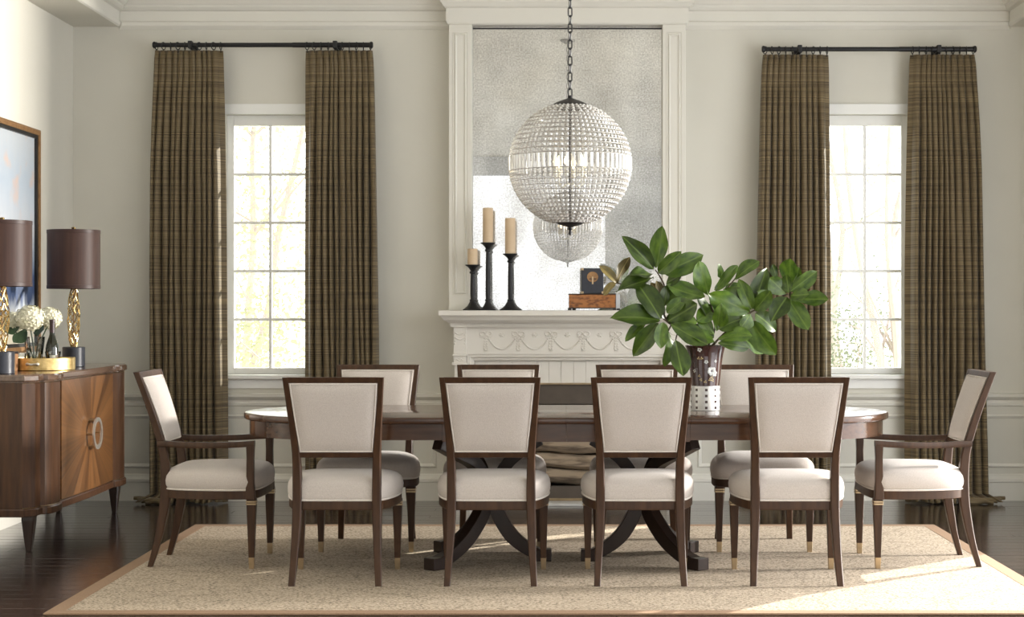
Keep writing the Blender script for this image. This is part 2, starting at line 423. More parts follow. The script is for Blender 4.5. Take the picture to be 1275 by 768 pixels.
# ------------------------------------------------------------------ mesh helpers
class MB:
    def __init__(self):
        self.v = []; self.f = []
    def add(self, vs, fs):
        n = len(self.v)
        self.v += [tuple(p) for p in vs]
        self.f += [tuple(i + n for i in q) for q in fs]
        return self
    def box(self, x0, x1, y0, y1, z0, z1):
        return self.add([(x0, y0, z0), (x1, y0, z0), (x1, y1, z0), (x0, y1, z0), (x0, y0, z1), (x1, y0, z1), (x1, y1, z1), (x0, y1, z1)],
                        [(0, 3, 2, 1), (4, 5, 6, 7), (0, 1, 5, 4), (1, 2, 6, 5), (2, 3, 7, 6), (3, 0, 4, 7)])
    def loft(self, secs, closed=True, caps=True, loop=False):
        n = len(secs[0]); vs = [p for s in secs for p in s]; fs = []
        m = len(secs)
        for i in range(m if loop else m - 1):
            k = (i + 1) % m
            for j in range(n if closed else n - 1):
                j2 = (j + 1) % n
                fs.append((i * n + j, i * n + j2, k * n + j2, k * n + j))
        if caps and not loop:
            fs.append(tuple(reversed(range(n)))); fs.append(tuple(range((m - 1) * n, m * n)))
        return self.add(vs, fs)
    def lathe(self, prof, seg=24, c=(0, 0, 0), caps=True):
        secs = [[(c[0] + r * math.cos(2 * PI * k / seg), c[1] + r * math.sin(2 * PI * k / seg), c[2] + z) for k in range(seg)] for r, z in prof]
        return self.loft(secs, True, caps)
    def tube(self, pts, r, seg=8, loop=False):
        pts = [Vector(p) for p in pts]; n = len(pts); secs = []
        up = None
        for i, p in enumerate(pts):
            a = pts[(i - 1) % n] if (loop or i > 0) else p
            c = pts[(i + 1) % n] if (loop or i < n - 1) else p
            t = (c - a).normalized()
            if up is None:
                up = Vector((0, 0, 1)) if abs(t.z) < 0.9 else Vector((1, 0, 0))
            u = (up - t * up.dot(t))
            if u.length < 1e-4:
                u = t.orthogonal()
            u.normalize(); w = t.cross(u); up = u
            rr = r[i] if isinstance(r, (list, tuple)) else r
            secs.append([p + (u * math.cos(2 * PI * k / seg) + w * math.sin(2 * PI * k / seg)) * rr for k in range(seg)])
        return self.loft(secs, True, True, loop)
    def prism(self, outline, z0, z1):
        return self.loft([[(x, y, z0) for x, y in outline], [(x, y, z1) for x, y in outline]])
    def ball(self, c, r, seg=8, rings=6):
        rx, ry, rz = r if isinstance(r, (tuple, list)) else (r, r, r)
        vs = [(c[0], c[1], c[2] - rz)]
        for i in range(1, rings):
            a = -PI / 2 + PI * i / rings
            for k in range(seg):
                t = 2 * PI * k / seg
                vs.append((c[0] + rx * math.cos(a) * math.cos(t), c[1] + ry * math.cos(a) * math.sin(t), c[2] + rz * math.sin(a)))
        vs.append((c[0], c[1], c[2] + rz))
        fs = []
        for k in range(seg):
            fs.append((0, 1 + (k + 1) % seg, 1 + k))
            fs.append((len(vs) - 1, 1 + (rings - 2) * seg + k, 1 + (rings - 2) * seg + (k + 1) % seg))
        for i in range(rings - 2):
            for k in range(seg):
                a = 1 + i * seg + k; b_ = 1 + i * seg + (k + 1) % seg
                fs.append((a, b_, b_ + seg, a + seg))
        return self.add(vs, fs)
    def mesh(self, name, mat, smooth=True, angle=35):
        me = bpy.data.meshes.new(name)
        me.from_pydata(self.v, [], self.f)
        bm = bmesh.new(); bm.from_mesh(me)
        bmesh.ops.recalc_face_normals(bm, faces=bm.faces)
        bm.to_mesh(me); bm.free()
        if smooth:
            for p in me.polygons:
                p.use_smooth = True
            me.set_sharp_from_angle(angle=math.radians(angle))
        me.materials.append(MATS[mat])
        return me
    def build(self, name, mat, parent=None, smooth=True, angle=35, bevel=0.0, loc=None):
        o = bpy.data.objects.new(name, self.mesh(name, mat, smooth, angle))
        COL.objects.link(o)
        o.parent = parent
        if loc:
            o.location = loc
        if bevel:
            md = o.modifiers.new('bevel', 'BEVEL'); md.width = bevel; md.segments = 2; md.limit_method = 'ANGLE'
        return o

def tag(o, label, cat=None, group=None, kind=None):
    o['label'] = label
    if cat: o['category'] = cat
    if group: o['group'] = group
    if kind: o['kind'] = kind
    return o
def thing(name, label, cat, loc=(0, 0, 0), rz=0.0, group=None):
    o = bpy.data.objects.new(name, None)
    o.empty_display_size = 0.05
    COL.objects.link(o)
    o.location = loc; o.rotation_euler = (0, 0, rz)
    return tag(o, label, cat, group)
def struct(o, label):
    o['label'] = label; o['kind'] = 'structure'
    return o
def kids(o):
    return [c for c in bpy.data.objects if c.parent == o]
def clone(o, parent=None):
    c = o.copy(); COL.objects.link(c); c.parent = parent
    for k in kids(o):
        clone(k, c)
    return c
def P(px, py, d):
    return Vector(((px - VX) * d / F, d, CH - (py - VY) * d / F))
def crspline(pts, n=6, closed=False):
    pts = [np.array(p, float) for p in pts]; m = len(pts); out = []
    for i in range(m if closed else m - 1):
        p0 = pts[(i - 1) % m] if (closed or i > 0) else pts[i]
        p1 = pts[i]; p2 = pts[(i + 1) % m]
        p3 = pts[(i + 2) % m] if (closed or i < m - 2) else pts[(i + 1) % m]
        for k in range(n):
            t = k / n
            out.append(0.5 * ((2 * p1) + (-p0 + p2) * t + (2 * p0 - 5 * p1 + 4 * p2 - p3) * t * t + (-p0 + 3 * p1 - 3 * p2 + p3) * t ** 3))
    if not closed:
        out.append(pts[-1])
    return [tuple(p) for p in out]
def rsec(cx, cy, z, wx, wy, ch=0.15):
    a, b = wx / 2, wy / 2; c = min(wx, wy) * ch
    return [(cx - a + c, cy - b, z), (cx + a - c, cy - b, z), (cx + a, cy - b + c, z), (cx + a, cy + b - c, z),
            (cx + a - c, cy + b, z), (cx - a + c, cy + b, z), (cx - a, cy + b - c, z), (cx - a, cy - b + c, z)]
def frame_ring(x0, x1, z0, z1, y, w, d):
    """four mitred moulding strips of a rectangular frame on a wall facing -y"""
    mb = MB()
    prof = [(0, 0), (w * 0.35, -d), (w * 0.7, -d * 0.6), (w, 0)]
    secs = []
    for sx, sz in ((0, 0), (1, 0), (1, 1), (0, 1)):
        s = []
        for o_, dep in prof:
            s.append(((x0 + o_) if sx == 0 else (x1 - o_), y + dep, (z0 + o_) if sz == 0 else (z1 - o_)))
        secs.append(s)
    mb.loft(secs, closed=False, caps=False, loop=True)
    return mb

# ------------------------------------------------------------------ room shell
WD = 11.45          # back wall
XL, XR = -3.336, 3.336
CZ = 3.62
YF = -3.0
XC = 0.018          # centre line of the fireplace wall

def wall_holes(xs, zs, holes, y0, y1):
    mb = MB()
    xs = sorted(set(xs + [h[0] for h in holes] + [h[1] for h in holes]))
    zs = sorted(set(zs + [h[2] for h in holes] + [h[3] for h in holes]))
    inside = lambda x, z: any(h[0] < x < h[1] and h[2] < z < h[3] for h in holes)
    for i in range(len(xs) - 1):
        # merge vertically
        z = 0
        while z < len(zs) - 1:
            if inside((xs[i] + xs[i + 1]) / 2, (zs[z] + zs[z + 1]) / 2):
                z += 1; continue
            e = z
            while e < len(zs) - 1 and not inside((xs[i] + xs[i + 1]) / 2, (zs[e] + zs[e + 1]) / 2):
                e += 1
            mb.box(xs[i], xs[i + 1], y0, y1, zs[z], zs[e])
            z = e
    return mb

WX1, WX2 = (335.5 - VX) * 11.48 / F, (1078.0 - VX) * 11.48 / F
WH = (0.855, 2.62)
holes = [(WX1 - 0.295, WX1 + 0.295, *WH), (WX2 - 0.295, WX2 + 0.295, *WH), (XC - 0.56, XC + 0.56, 0.0, 0.80)]
wb = struct(wall_holes([XL - 0.2, XR + 0.2], [0, CZ], holes, WD, WD + 0.16).build('wall_back', 'wall_paint', smooth=False),
            'warm off-white back wall with two windows and wainscot')
struct(MB().box(XL - 0.15, XL, YF, WD, 0, CZ).build('wall_left', 'wall_paint', smooth=False), 'warm off-white side wall behind the sideboard')
# tall openings added in the unseen right wall, shaped to let daylight in
rh = [(y0, y0 + 1.72, 0.0, 3.15) for y0 in (-2.2, -0.3, 1.6, 3.5)] + [(5.4, 10.02, 0.0, 3.15)]
mbw = wall_holes([YF, WD], [0, CZ], rh, 0, 0.15)
mbw.v = [(XR + y, x, z) for x, y, z in mbw.v]
struct(mbw.build('wall_right', 'wall_paint', smooth=False), 'off-white side wall outside the frame, with tall openings added for daylight')
mbw = wall_holes([XL - 0.15, XR + 0.15], [0, CZ], [(-1.80, 0.62, 0.9, 3.34)], YF - 0.15, YF)  # opening and dark paint made up for bright and dark areas in the mirror
struct(mbw.build('wall_front', 'front_paint', smooth=False), 'wall behind the camera with one broad opening added to brighten the mirror')
struct(MB().box(-1.80, 0.62, YF - 0.08, YF - 0.07, 0.9, 3.34).build('added_pane', 'tinted_glass', smooth=False), 'tinted pane added behind the camera to set the mirror reflection')  # added unseen pane, cuts the daylight reaching mirror and room
struct(MB().box(XL - 0.15, XR + 0.15, YF - 0.15, WD + 0.16, CZ, CZ + 0.12).build('ceiling', 'ceiling_paint', smooth=False), 'pale painted ceiling above the dining room')

# floor with planks running across the room
floor = struct(MB().box(XL - 0.15, XR + 0.15, YF - 0.15, WD + 0.5, -0.12, -0.016).build('floor', 'dark_lacquer', smooth=False),
               'dark espresso hardwood plank floor')
PW = 0.122
rng = random.Random(3)
pmesh = {}
far_planks = MB()
y = WD + 0.02 - PW
row = 0
while y > YF - 0.1:
    x = XL - rng.uniform(0, 1.2)
    while x < XR:
        ln = rng.choice([1.0, 1.3, 1.6, 1.9])
        x0, x1 = max(x, XL), min(x + ln, XR)
        if x1 - x0 > 0.05:
            if y > 6.75:
                key = round(x1 - x0, 2)
                if key not in pmesh:
                    h = key / 2 - 0.0008
                    pmesh[key] = MB().loft([rsec(0, 0, -0.016, 2 * h, PW - 0.0012, 0.0), rsec(0, 0, -0.0012, 2 * h, PW - 0.0012, 0.0),
                                            rsec(0, 0, 0, 2 * h, PW - 0.004, 0.0)]).mesh('plank', 'floor_wood', False)
                o = bpy.data.objects.new('plank', pmesh[key]); COL.objects.link(o)
                o.parent = floor; o.location = ((x0 + x1) / 2, y + PW / 2, rng.uniform(-0.0004, 0.0002))
            else:
                far_planks.box(x0 + 0.0008, x1 - 0.0008, y + 0.0006, y + PW - 0.0006, -0.016, 0)
        x += ln
    y -= PW; row += 1
fp = far_planks.build('plank_field', 'floor_wood', floor, smooth=False); fp['kind'] = 'stuff'

# crown moulding (profile: distance out from wall, height)
crown = [(0.0, 3.195), (0.012, 3.205), (0.022, 3.22), (0.022, 3.243), (0.010, 3.252), (0.010, 3.318), (0.034, 3.326), (0.050, 3.342),
         (0.052, 3.352), (0.064, 3.356), (0.10, 3.40), (0.20, 3.53), (0.27, 3.575), (0.27, CZ), (0.0, CZ)]
SX = 3.026
def crown_run(name, p0, p1, outdir, label, prof=crown):
    secs = []
    for (px, py), (ex, ey) in ((p0, outdir[0]), (p1, outdir[1])):
        secs.append([(px + ex * o_, py + ey * o_, z) for o_, z in prof])
    return struct(MB().loft(secs).build(name, 'trim_paint', angle=25), label)
crown_run('trim_1', (-SX, WD), (SX, WD), ((1, -1), (-1, -1)), 'crown moulding along the back wall')
soff = [(0.0, 3.215), (0.012, 3.222), (0.018, 3.235), (0.018, 3.245), (0.006, 3.252), (0.006, 3.318), (0.030, 3.326), (0.046, 3.342),
        (0.048, 3.352), (0.06, 3.356), (0.10, 3.40), (0.20, 3.53), (0.27, 3.575), (0.27, CZ), (0.0, CZ)]
crown_run('trim_2', (-SX, WD), (-SX, YF), ((1, -1), (1, 1)), 'crown moulding on the soffit by the left wall', soff)
crown_run('trim_3', (SX, WD), (SX, YF), ((-1, -1), (-1, 1)), 'crown moulding on the soffit by the right wall', soff)
struct(MB().box(XL, -SX, YF, WD, 3.215, CZ).build('trim_4', 'wall_paint', smooth=False), 'dropped soffit box along the left wall')
struct(MB().box(SX, XR, YF, WD, 3.215, CZ).build('trim_5', 'wall_paint', smooth=False), 'dropped soffit box along the right wall')

# wainscot on the back wall: chair rail, baseboard, framed panels
def run_profile(name, segs, prof, label, mat='trim_paint', side=None):
    mb = MB()
    for a, b_ in segs:
        if side is None:
            mb.loft([[(a, WD - o_, z) for o_, z in prof], [(b_, WD - o_, z) for o_, z in prof]])
        else:
            mb.loft([[(XL + o_, a, z) for o_, z in prof], [(XL + o_, b_, z) for o_, z in prof]])
    return struct(mb.build(name, mat, angle=25), label)
rail = [(0, 0.640), (0.010, 0.645), (0.012, 0.662), (0.004, 0.668), (0.004, 0.680), (0.020, 0.690), (0.034, 0.706), (0.036, 0.724), (0.0, 0.728)]
base = [(0, 0), (0.022, 0), (0.022, 0.125), (0.030, 0.130), (0.030, 0.148), (0.018, 0.160), (0.010, 0.178), (0.0, 0.182)]
segs = [(XL, XC - 0.80), (XC + 0.80, XR)]
run_profile('trim_6', segs, rail, 'chair rail moulding along the back wall')
run_profile('baseboard_back', segs, base, 'tall painted baseboard along the back wall')
run_profile('trim_7', [(YF, WD)], rail, 'chair rail moulding along the left wall', side=1)
run_profile('baseboard_left', [(YF, WD)], base, 'tall painted baseboard along the left wall', side=1)
for a, b_ in ((-3.27, -2.47), (-2.40, -1.62), (-1.55, -0.865), (0.90, 1.60), (1.67, 2.45), (2.52, 3.27)):
    frame_ring(a, b_, 0.222, 0.585, WD, 0.030, 0.012).build('wall_panel_moulding', 'trim_paint', wb, angle=20)

# windows
def window(name, cx, label, hand):
    w = bpy.data.objects.new(name, None); COL.objects.link(w); w.location = (cx, WD, WH[0])
    struct(w, label)
    z0 = 0.0; zt = WH[1] - WH[0]
    gx, gz0, gz1 = 0.246, 0.898 - WH[0], 2.549 - WH[0]
    yg = 0.075
    fr = MB()
    fr.box(-0.295, -gx, yg - 0.02, yg + 0.03, 0, zt); fr.box(gx, 0.295, yg - 0.02, yg + 0.03, 0, zt)
    fr.box(-gx, gx, yg - 0.02, yg + 0.03, 0, gz0); fr.box(-gx, gx, yg - 0.02, yg + 0.03, gz1, zt)
    fr.build('sash_frame', 'window_paint', w, smooth=False, bevel=0.003)
    MB().box(-0.0095, 0.0095, yg - 0.012, yg + 0.02, gz0, gz1).build('muntin', 'window_paint', w, smooth=False, bevel=0.003)
    rh_ = (gz1 - gz0) / 5
    for i in range(1, 5):
        zc = gz0 + rh_ * i
        MB().box(-gx, gx, yg - 0.011, yg + 0.019, zc - 0.0095, zc + 0.0095).build('muntin', 'window_paint', w, smooth=False, bevel=0.003)
    pane = MB().box(-gx / 2 + 0.0095 / 2, gx / 2 - 0.0095 / 2, -0.0015, 0.0015, -rh_ / 2 + 0.0095, rh_ / 2 - 0.0095).mesh('pane', 'window_glass', False)
    for i in range(5):
        for s in (-1, 1):
            o = bpy.data.objects.new('pane', pane); COL.objects.link(o); o.parent = w
            o.location = (s * (gx / 2 + 0.0048), yg + 0.004, gz0 + rh_ * (i + 0.5))
    ca = MB()
    ca.box(-0.40, -0.295, -0.022, 0.0, 0.0, zt + 0.07); ca.box(0.295, 0.40, -0.022, 0.0, 0.0, zt + 0.07)
    ca.box(-0.295, 0.295, -0.022, 0.0, zt, zt + 0.07)
    ca.build('casing', 'window_paint', w, smooth=False, bevel=0.004)
    MB().box(-0.43, 0.43, -0.055, 0.05, -0.030, 0.0).build('sill', 'window_paint', w, smooth=False, bevel=0.006)
    MB().box(-0.40, 0.40, -0.018, 0.0, -0.095, -0.030).build('apron', 'window_paint', w, smooth=False, bevel=0.004)
window('window_1', WX1, 'white ten-pane sash window with the blown-out yellow-green tree outside, between the left curtains', 0)
window('window_2', WX2, 'white ten-pane sash window with slender trunks outside, between the right curtains', 1)

# ------------------------------------------------------------------ fireplace
fpz = thing('fireplace', 'carved cream fireplace mantel with garland frieze and log-filled firebox', 'fireplace', (XC, WD, 0))
yf = lambda d: d - WD
# shelf
sh_secs = []
for hw, d, z in ((0.846, 11.075, 1.290), (0.846, 11.075, 1.258), (0.836, 11.085, 1.252), (0.826, 11.095, 1.243), (0.818, 11.105, 1.228),
                 (0.800, 11.125, 1.216), (0.786, 11.14, 1.208)):
    sh_secs.append([(-hw, yf(d), z), (hw, yf(d), z), (hw, 0, z), (-hw, 0, z)])
MB().loft(sh_secs).build('mantel_shelf', 'mantel_paint', fpz, angle=20)
bd = MB()
MB().box(-0.775, 0.775, yf(11.17), 0, 1.180, 1.208).build('bed_moulding', 'mantel_paint', fpz, smooth=False)
for i in range(96):
    xx = -0.665 + i * 1.33 / 95
    bd.box(xx - 0.0045, xx + 0.0045, yf(11.162), yf(11.17), 1.184, 1.204)
o = bd.build('bead_course', 'mantel_paint', fpz, smooth=False); o['kind'] = 'stuff'
MB().box(-0.67, 0.67, yf(11.215), 0, 1.000, 1.180).build('frieze', 'mantel_paint', fpz, smooth=False)
for s in (-1, 1):
    lg = MB()
    a, b_ = (0.67, 0.755)
    xs = (s * a, s * b_) if s > 0 else (-b_, -a)
    lg.box(xs[0], xs[1], yf(11.19), 0, 1.0, 1.180)
    lg.box(xs[0] - 0.008, xs[1] + 0.008, yf(11.178), 0, 0.988, 1.0)
    lg.box(xs[0], xs[1], yf(11.19), 0, 0.944, 0.988)
    lg.box(xs[0] - 0.010, xs[1] + 0.010, yf(11.176), 0, 0.928, 0.944)
    lg.box(xs[0] + 0.006, xs[1] - 0.006, yf(11.20), 0, 0.10, 0.928)
    lg.box(xs[0] - 0.006, xs[1] + 0.006, yf(11.18), 0, 0.0, 0.10)
    lo = lg.build('pilaster', 'mantel_paint', fpz, smooth=False, bevel=0.002)
    xc = (xs[0] + xs[1]) / 2
    dr = MB()                                       # carved drapery and fluting
    for k in range(2):
        zz = 1.145 - k * 0.032
        dr.tube([(xc - 0.032 + 0.064 * t / 8, yf(11.189), zz - 0.016 * math.sin(PI * t / 8)) for t in range(9)], 0.005, 6)
    for q in (-1, 1):
        for k in range(4):
            dr.ball((xc + q * 0.034, yf(11.189), 1.13 - k * 0.02), 0.006, 6, 4)
    dr.box(xc - 0.022, xc + 0.022, yf(11.184), yf(11.19), 1.028, 1.036)
    dr.tube([(xc - 0.03 + 0.06 * t / 8, yf(11.189), 0.963 + 0.006 * math.sin(4 * PI * t / 8)) for t in range(9)], 0.004, 6)
    for k in range(22):
        zz = 0.90 - k * 0.035
        dr.ball((xc, yf(11.20), zz), (0.022, 0.008, 0.014), 8, 4)
    dr.build('carving', 'mantel_paint', lo)['kind'] = 'stuff'
# inner moulding around the board surround
im = MB()
prof = [(0.0, 0.0), (0.0, -0.028), (0.018, -0.032), (0.026, -0.016), (0.040, -0.012), (0.048, 0.0)]
secs = []
x0, x1, zt_ = -0.668, 0.668, 1.0
for sx, top in ((0, 0), (0, 1), (1, 1), (1, 0)):
    secs.append([((x0 + o_) if sx == 0 else (x1 - o_), yf(11.255) + dep, (zt_ - o_) if top else 0.0) for o_, dep in prof])
im.loft(secs, closed=False, caps=False)
im.build('inner_moulding', 'mantel_paint', fpz, angle=20)
# board surround
OPX, OPZ = 0.54, 0.802
nb = 15; bw = 1.24 / nb
for i in range(nb):
    xa = -0.62 + i * bw; xb = xa + bw
    zlow = OPZ if (xb > -OPX + 0.01 and xa < OPX - 0.01) else 0.0
    MB().box(xa + 0.001, xb - 0.001, yf(11.27), yf(11.44), zlow, 0.955).build('surround_board', 'mantel_paint', fpz, smooth=False, bevel=0.002)
MB().box(-0.63, 0.63, yf(11.275), yf(11.44), OPZ, 0.95).build('surround_backing', 'mantel_paint', fpz, smooth=False)
# firebox
fb = MB()
fb.box(-0.56, 0.56, yf(11.66), yf(11.70), 0, 0.80); fb.box(-0.56, -0.54, yf(11.29), yf(11.66), 0, 0.80); fb.box(0.54, 0.56, yf(11.29), yf(11.66), 0, 0.80)
fb.box(-0.56, 0.56, yf(11.29), yf(11.66), 0.79, 0.80); fb.box(-0.56, 0.56, yf(11.29), yf(11.66), 0.0, 0.03)
fb.build('firebox_lining', 'firebox', fpz, smooth=False)
MB().box(-OPX, OPX, yf(11.28), yf(11.30), 0.665, 0.80).build('smoke_hood', 'firebox', fpz, smooth=False)
MB().box(-OPX, OPX, yf(11.265), yf(11.28), 0.795, 0.806).build('opening_trim', 'brass', fpz, smooth=False)
MB().box(-OPX, OPX, yf(11.28), yf(11.31), 0.03, 0.115).build('fender_plate', 'firebox', fpz, smooth=False)
MB().box(-OPX, OPX, yf(11.262), yf(11.285), 0.02, 0.036).build('fender_rail', 'brass', fpz, smooth=False)
MB().box(-0.80, 0.80, yf(11.12), yf(11.27), 0.0, 0.018).build('hearth_slab', 'hearth', fpz, smooth=False, bevel=0.003)
# garlands
bows = [(-101.5 + 40.6 * k) * 11.215 / F for k in range(6)]
for k, bx_ in enumerate(bows):
    bo = MB()
    for s in (-1, 1):
        bo.tube([(bx_ + s * (0.022 + 0.018 * math.cos(t)), yf(11.212), 1.135 + 0.014 * math.sin(t)) for t in [2 * PI * j / 10 for j in range(10)]], 0.0045, 6, True)
        bo.tube([(bx_ + s * 0.004, yf(11.212), 1.128), (bx_ + s * 0.02, yf(11.212), 1.112), (bx_ + s * 0.042, yf(11.212), 1.116)], 0.004, 6)
        for j in range(5):
            bo.ball((bx_ + s * (0.006 + 0.001 * j), yf(11.213), 1.105 - j * 0.017), 0.006, 6, 4)
    bo.ball((bx_, yf(11.211), 1.13), 0.008, 6, 4)
    bo.ball((bx_, yf(11.211), 1.025), (0.014, 0.006, 0.006), 6, 4)
    bo.build('ribbon_bow', 'mantel_paint', fpz)
    if k < 5:
        sw = MB(); L_ = bows[k + 1] - bx_
        for j in range(25):
            t = j / 24
            sw.ball((bx_ + 0.012 + (L_ - 0.024) * t, yf(11.213), 1.12 - 0.088 * math.sin(PI * t) ** 0.75), (0.0075, 0.006, 0.0065), 6, 4)
        sw.build('garland_swag', 'mantel_paint', fpz)
        ro = MB(); xm = bx_ + L_ / 2
        ro.ball((xm, yf(11.213), 1.127), (0.014, 0.006, 0.011), 8, 4)
        for j in range(6):
            ro.ball((xm + 0.014 * math.cos(j * PI / 3), yf(11.213), 1.127 + 0.011 * math.sin(j * PI / 3)), (0.006, 0.005, 0.005), 6, 4)
        ro.build('rosette', 'mantel_paint', fpz)

# overmantel: pilasters, entablature
om = bpy.data.objects.new('trim_8', None); COL.objects.link(om); om.location = (XC, WD, 1.29)
struct(om, 'painted overmantel surround framing the antique mirror')
zz1 = 3.205 - 1.29
for s in (-1, 1):
    a, b_ = 0.638, 0.794
    xs = (a, b_) if s > 0 else (-b_, -a)
    pl = MB().box(xs[0], xs[1], -0.15, 0, 0, zz1).build('overmantel_pilaster', 'trim_paint', om, smooth=False, bevel=0.003)
    frame_ring(xs[0] + 0.038, xs[1] - 0.038, 0.11, zz1 - 0.06, -0.15, 0.018, 0.009).build('panel_moulding', 'trim_paint', pl, angle=20)
    frame_ring(xs[0] + 0.026, xs[1] - 0.026, 0.10, zz1 - 0.05, -0.15, 0.006, 0.004).build('panel_moulding', 'trim_paint', pl, angle=20)
ent = []
for hw, dep, z in ((0.798, 0.155, 3.205), (0.806, 0.165, 3.215), (0.806, 0.165, 3.222), (0.812, 0.166, 3.226), (0.812, 0.166, 3.312), (0.828, 0.185, 3.322), (0.838, 0.195, 3.342), (0.846, 0.20, 3.348),
                   (0.846, 0.20, 3.358), (0.86, 0.24, 3.40), (0.95, 0.36, 3.54), (0.99, 0.42, 3.58), (0.99, 0.42, CZ)):
    ent.append([(-hw, -dep, z - 1.29), (hw, -dep, z - 1.29), (hw, 0, z - 1.29), (-hw, 0, z - 1.29)])
MB().loft(ent).build('entablature', 'trim_paint', om, angle=20)

mr_ = thing('antique_mirror', 'tall foxed antique mirror panel set above the mantel, reflecting the chandelier', 'mirror', (XC, 11.365, 1.291))
MB().box(-0.637, 0.637, 0, 0.012, 0.0, zz1 - 0.002).build('mirror_glass', 'antique_mirror', mr_, smooth=False)
MB().box(-0.637, 0.637, -0.010, 0, zz1 - 0.022, zz1 - 0.014).build('mirror_edge', 'black_liner', mr_, smooth=False)
MB().box(-0.637, 0.637, 0.013, 0.08, 0.0, zz1 - 0.002).build('backing_board', 'dark_lacquer', mr_, smooth=False)

# logs in the firebox
lrng = random.Random(11)
k = 0
lspots = [(-0.12, 0.172, 0.050, 0.76), (0.41, 0.168, 0.046, 0.24), (-0.40, 0.272, 0.046, 0.26), (0.16, 0.274, 0.050, 0.74),
          (-0.10, 0.378, 0.049, 0.78), (0.41, 0.374, 0.046, 0.22), (-0.43, 0.474, 0.044, 0.20), (0.12, 0.480, 0.049, 0.80),
          (-0.14, 0.584, 0.048, 0.72), (0.40, 0.578, 0.046, 0.24)]
names = ['bottom row, long', 'bottom row, right end', 'second row, left end', 'second row, long', 'third row, long', 'third row, right end',
         'fourth row, left end', 'fourth row, long', 'top row, long', 'top row, right end']
for (lx, lz, r, ln), nm in zip(lspots, names):
    t = thing('birch_log', 'peeling birch log in the firebox stack, ' + nm, 'log', (XC + lx, 11.40, lz), 0, 'birch logs stacked in the firebox')
    mb = MB(); secs = []
    for i in range(9):
        xx = -ln / 2 + ln * i / 8
        secs.append([(xx, (r * (1 + 0.10 * math.sin(3 * a + lx * 20) + lrng.uniform(-0.04, 0.04))) * math.cos(a) + 0.006 * math.sin(i), r * (1 + 0.08 * lrng.uniform(-1, 1)) * math.sin(a) + 0.010 * math.sin(i * 0.9 + lx * 9))
                     for a in [2 * PI * q / 12 for q in range(12)]])
    mb.loft(secs); mb.build('bark', 'birch', t)
    for s in (-1, 1):
        MB().ball((s * ln / 2, 0, 0.004), (0.004, r * 0.82, r * 0.82), 10, 4).build('cut_end', 'log_end', t)

# ------------------------------------------------------------------ outside: lawn, trees
struct(MB().box(-60, 60, WD + 0.7, 90, -0.6, -0.5).build('ground', 'lawn', smooth=False), 'pale lawn outside the windows')
def tree(name, label, x, y, h, spread, mat, n, stems=1, seed=0, trunk_r=0.10, low=0.35, leaf=0.10, group='garden trees outside'):
    r_ = random.Random(seed)
    t = thing(name, label, 'tree', (x, y, -0.5), 0, group)
    tm = MB(); tips = []
    for s in range(stems):
        lean = r_.uniform(-0.10, 0.10) * (2 if stems > 1 else 1); lean2 = r_.uniform(-0.1, 0.1)
        pts = [(r_.uniform(-0.15, 0.15) * (stems > 1) + lean * h * q / 5 + r_.uniform(-0.05, 0.05), lean2 * h * q / 5, h * 0.9 * q / 5) for q in range(6)]
        tm.tube(crspline(pts, 3), [trunk_r * (1 - 0.8 * i / 15) for i in range(16)], 7)
        for q in range(7):
            i = r_.randint(1, 5)
            b0 = Vector(pts[i]); a = r_.uniform(0, 2 * PI)
            b1 = b0 + Vector((math.cos(a) * spread * 0.7, math.sin(a) * spread * 0.7, h * r_.uniform(0.05, 0.2)))
            tm.tube([b0, (b0 + b1) / 2 + Vector((0, 0, 0.12)), b1], [trunk_r * 0.35, trunk_r * 0.22, trunk_r * 0.06], 5)
            tips.append(b1)
    tm.build('trunk', 'trunk', t)
    lf = MB()
    for q in range(n):
        a = r_.uniform(0, 2 * PI); rr = spread * math.sqrt(r_.random()); z = h * (low + (1.02 - low) * r_.random())
        if r_.random() < 0.5:
            tp = r_.choice(tips); c = tp + Vector((r_.gauss(0, 0.3), r_.gauss(0, 0.3), r_.gauss(0, 0.3)))
        else:
            c = Vector((rr * math.cos(a), rr * math.sin(a), z))
        u = Vector((r_.gauss(0, 1), r_.gauss(0, 1), r_.gauss(0, 1))).normalized(); w = u.orthogonal().normalized()
        l_ = leaf * r_.uniform(0.6, 1.2)
        lf.add([c - u * l_ / 2, c + w * l_ * 0.28, c + u * l_ / 2, c - w * l_ * 0.28], [(0, 1, 2, 3)])
    o = lf.build('foliage', mat, t, smooth=False); o['kind'] = 'stuff'
    return t
tree('garden_tree', 'yellow-green leafy tree close outside the left window', -3.9, 17.0, 5.2, 1.3, 'foliage_a', 6000, 1, 1, 0.06, 0.10, 0.065)
tree('garden_tree', 'pale loose tree farther back outside the left window', -4.9, 25.0, 8.0, 2.4, 'foliage_c', 4200, 2, 2, 0.08, 0.2, 0.10)
tree('garden_tree', 'slender multi-stemmed pinkish trunks seen in the right window', 3.62, 18.5, 7.0, 1.3, 'foliage_c', 1500, 4, 3, 0.055, 0.35, 0.07)
tree('garden_tree', 'thin pale tree at the left side of the right window', 4.1, 24.0, 8.0, 1.6, 'foliage_c', 2200, 2, 4, 0.06, 0.2, 0.08)
tree('garden_shrub', 'low dark green shrub at the foot of the right window view', 3.28, 19.5, 1.75, 0.55, 'foliage_b', 2400, 2, 5, 0.02, 0.1, 0.06)
tree('garden_shrub', 'low yellow-green shrub under the left window view', -3.0, 15.2, 1.5, 0.8, 'foliage_a', 2600, 2, 6, 0.02, 0.1, 0.055)

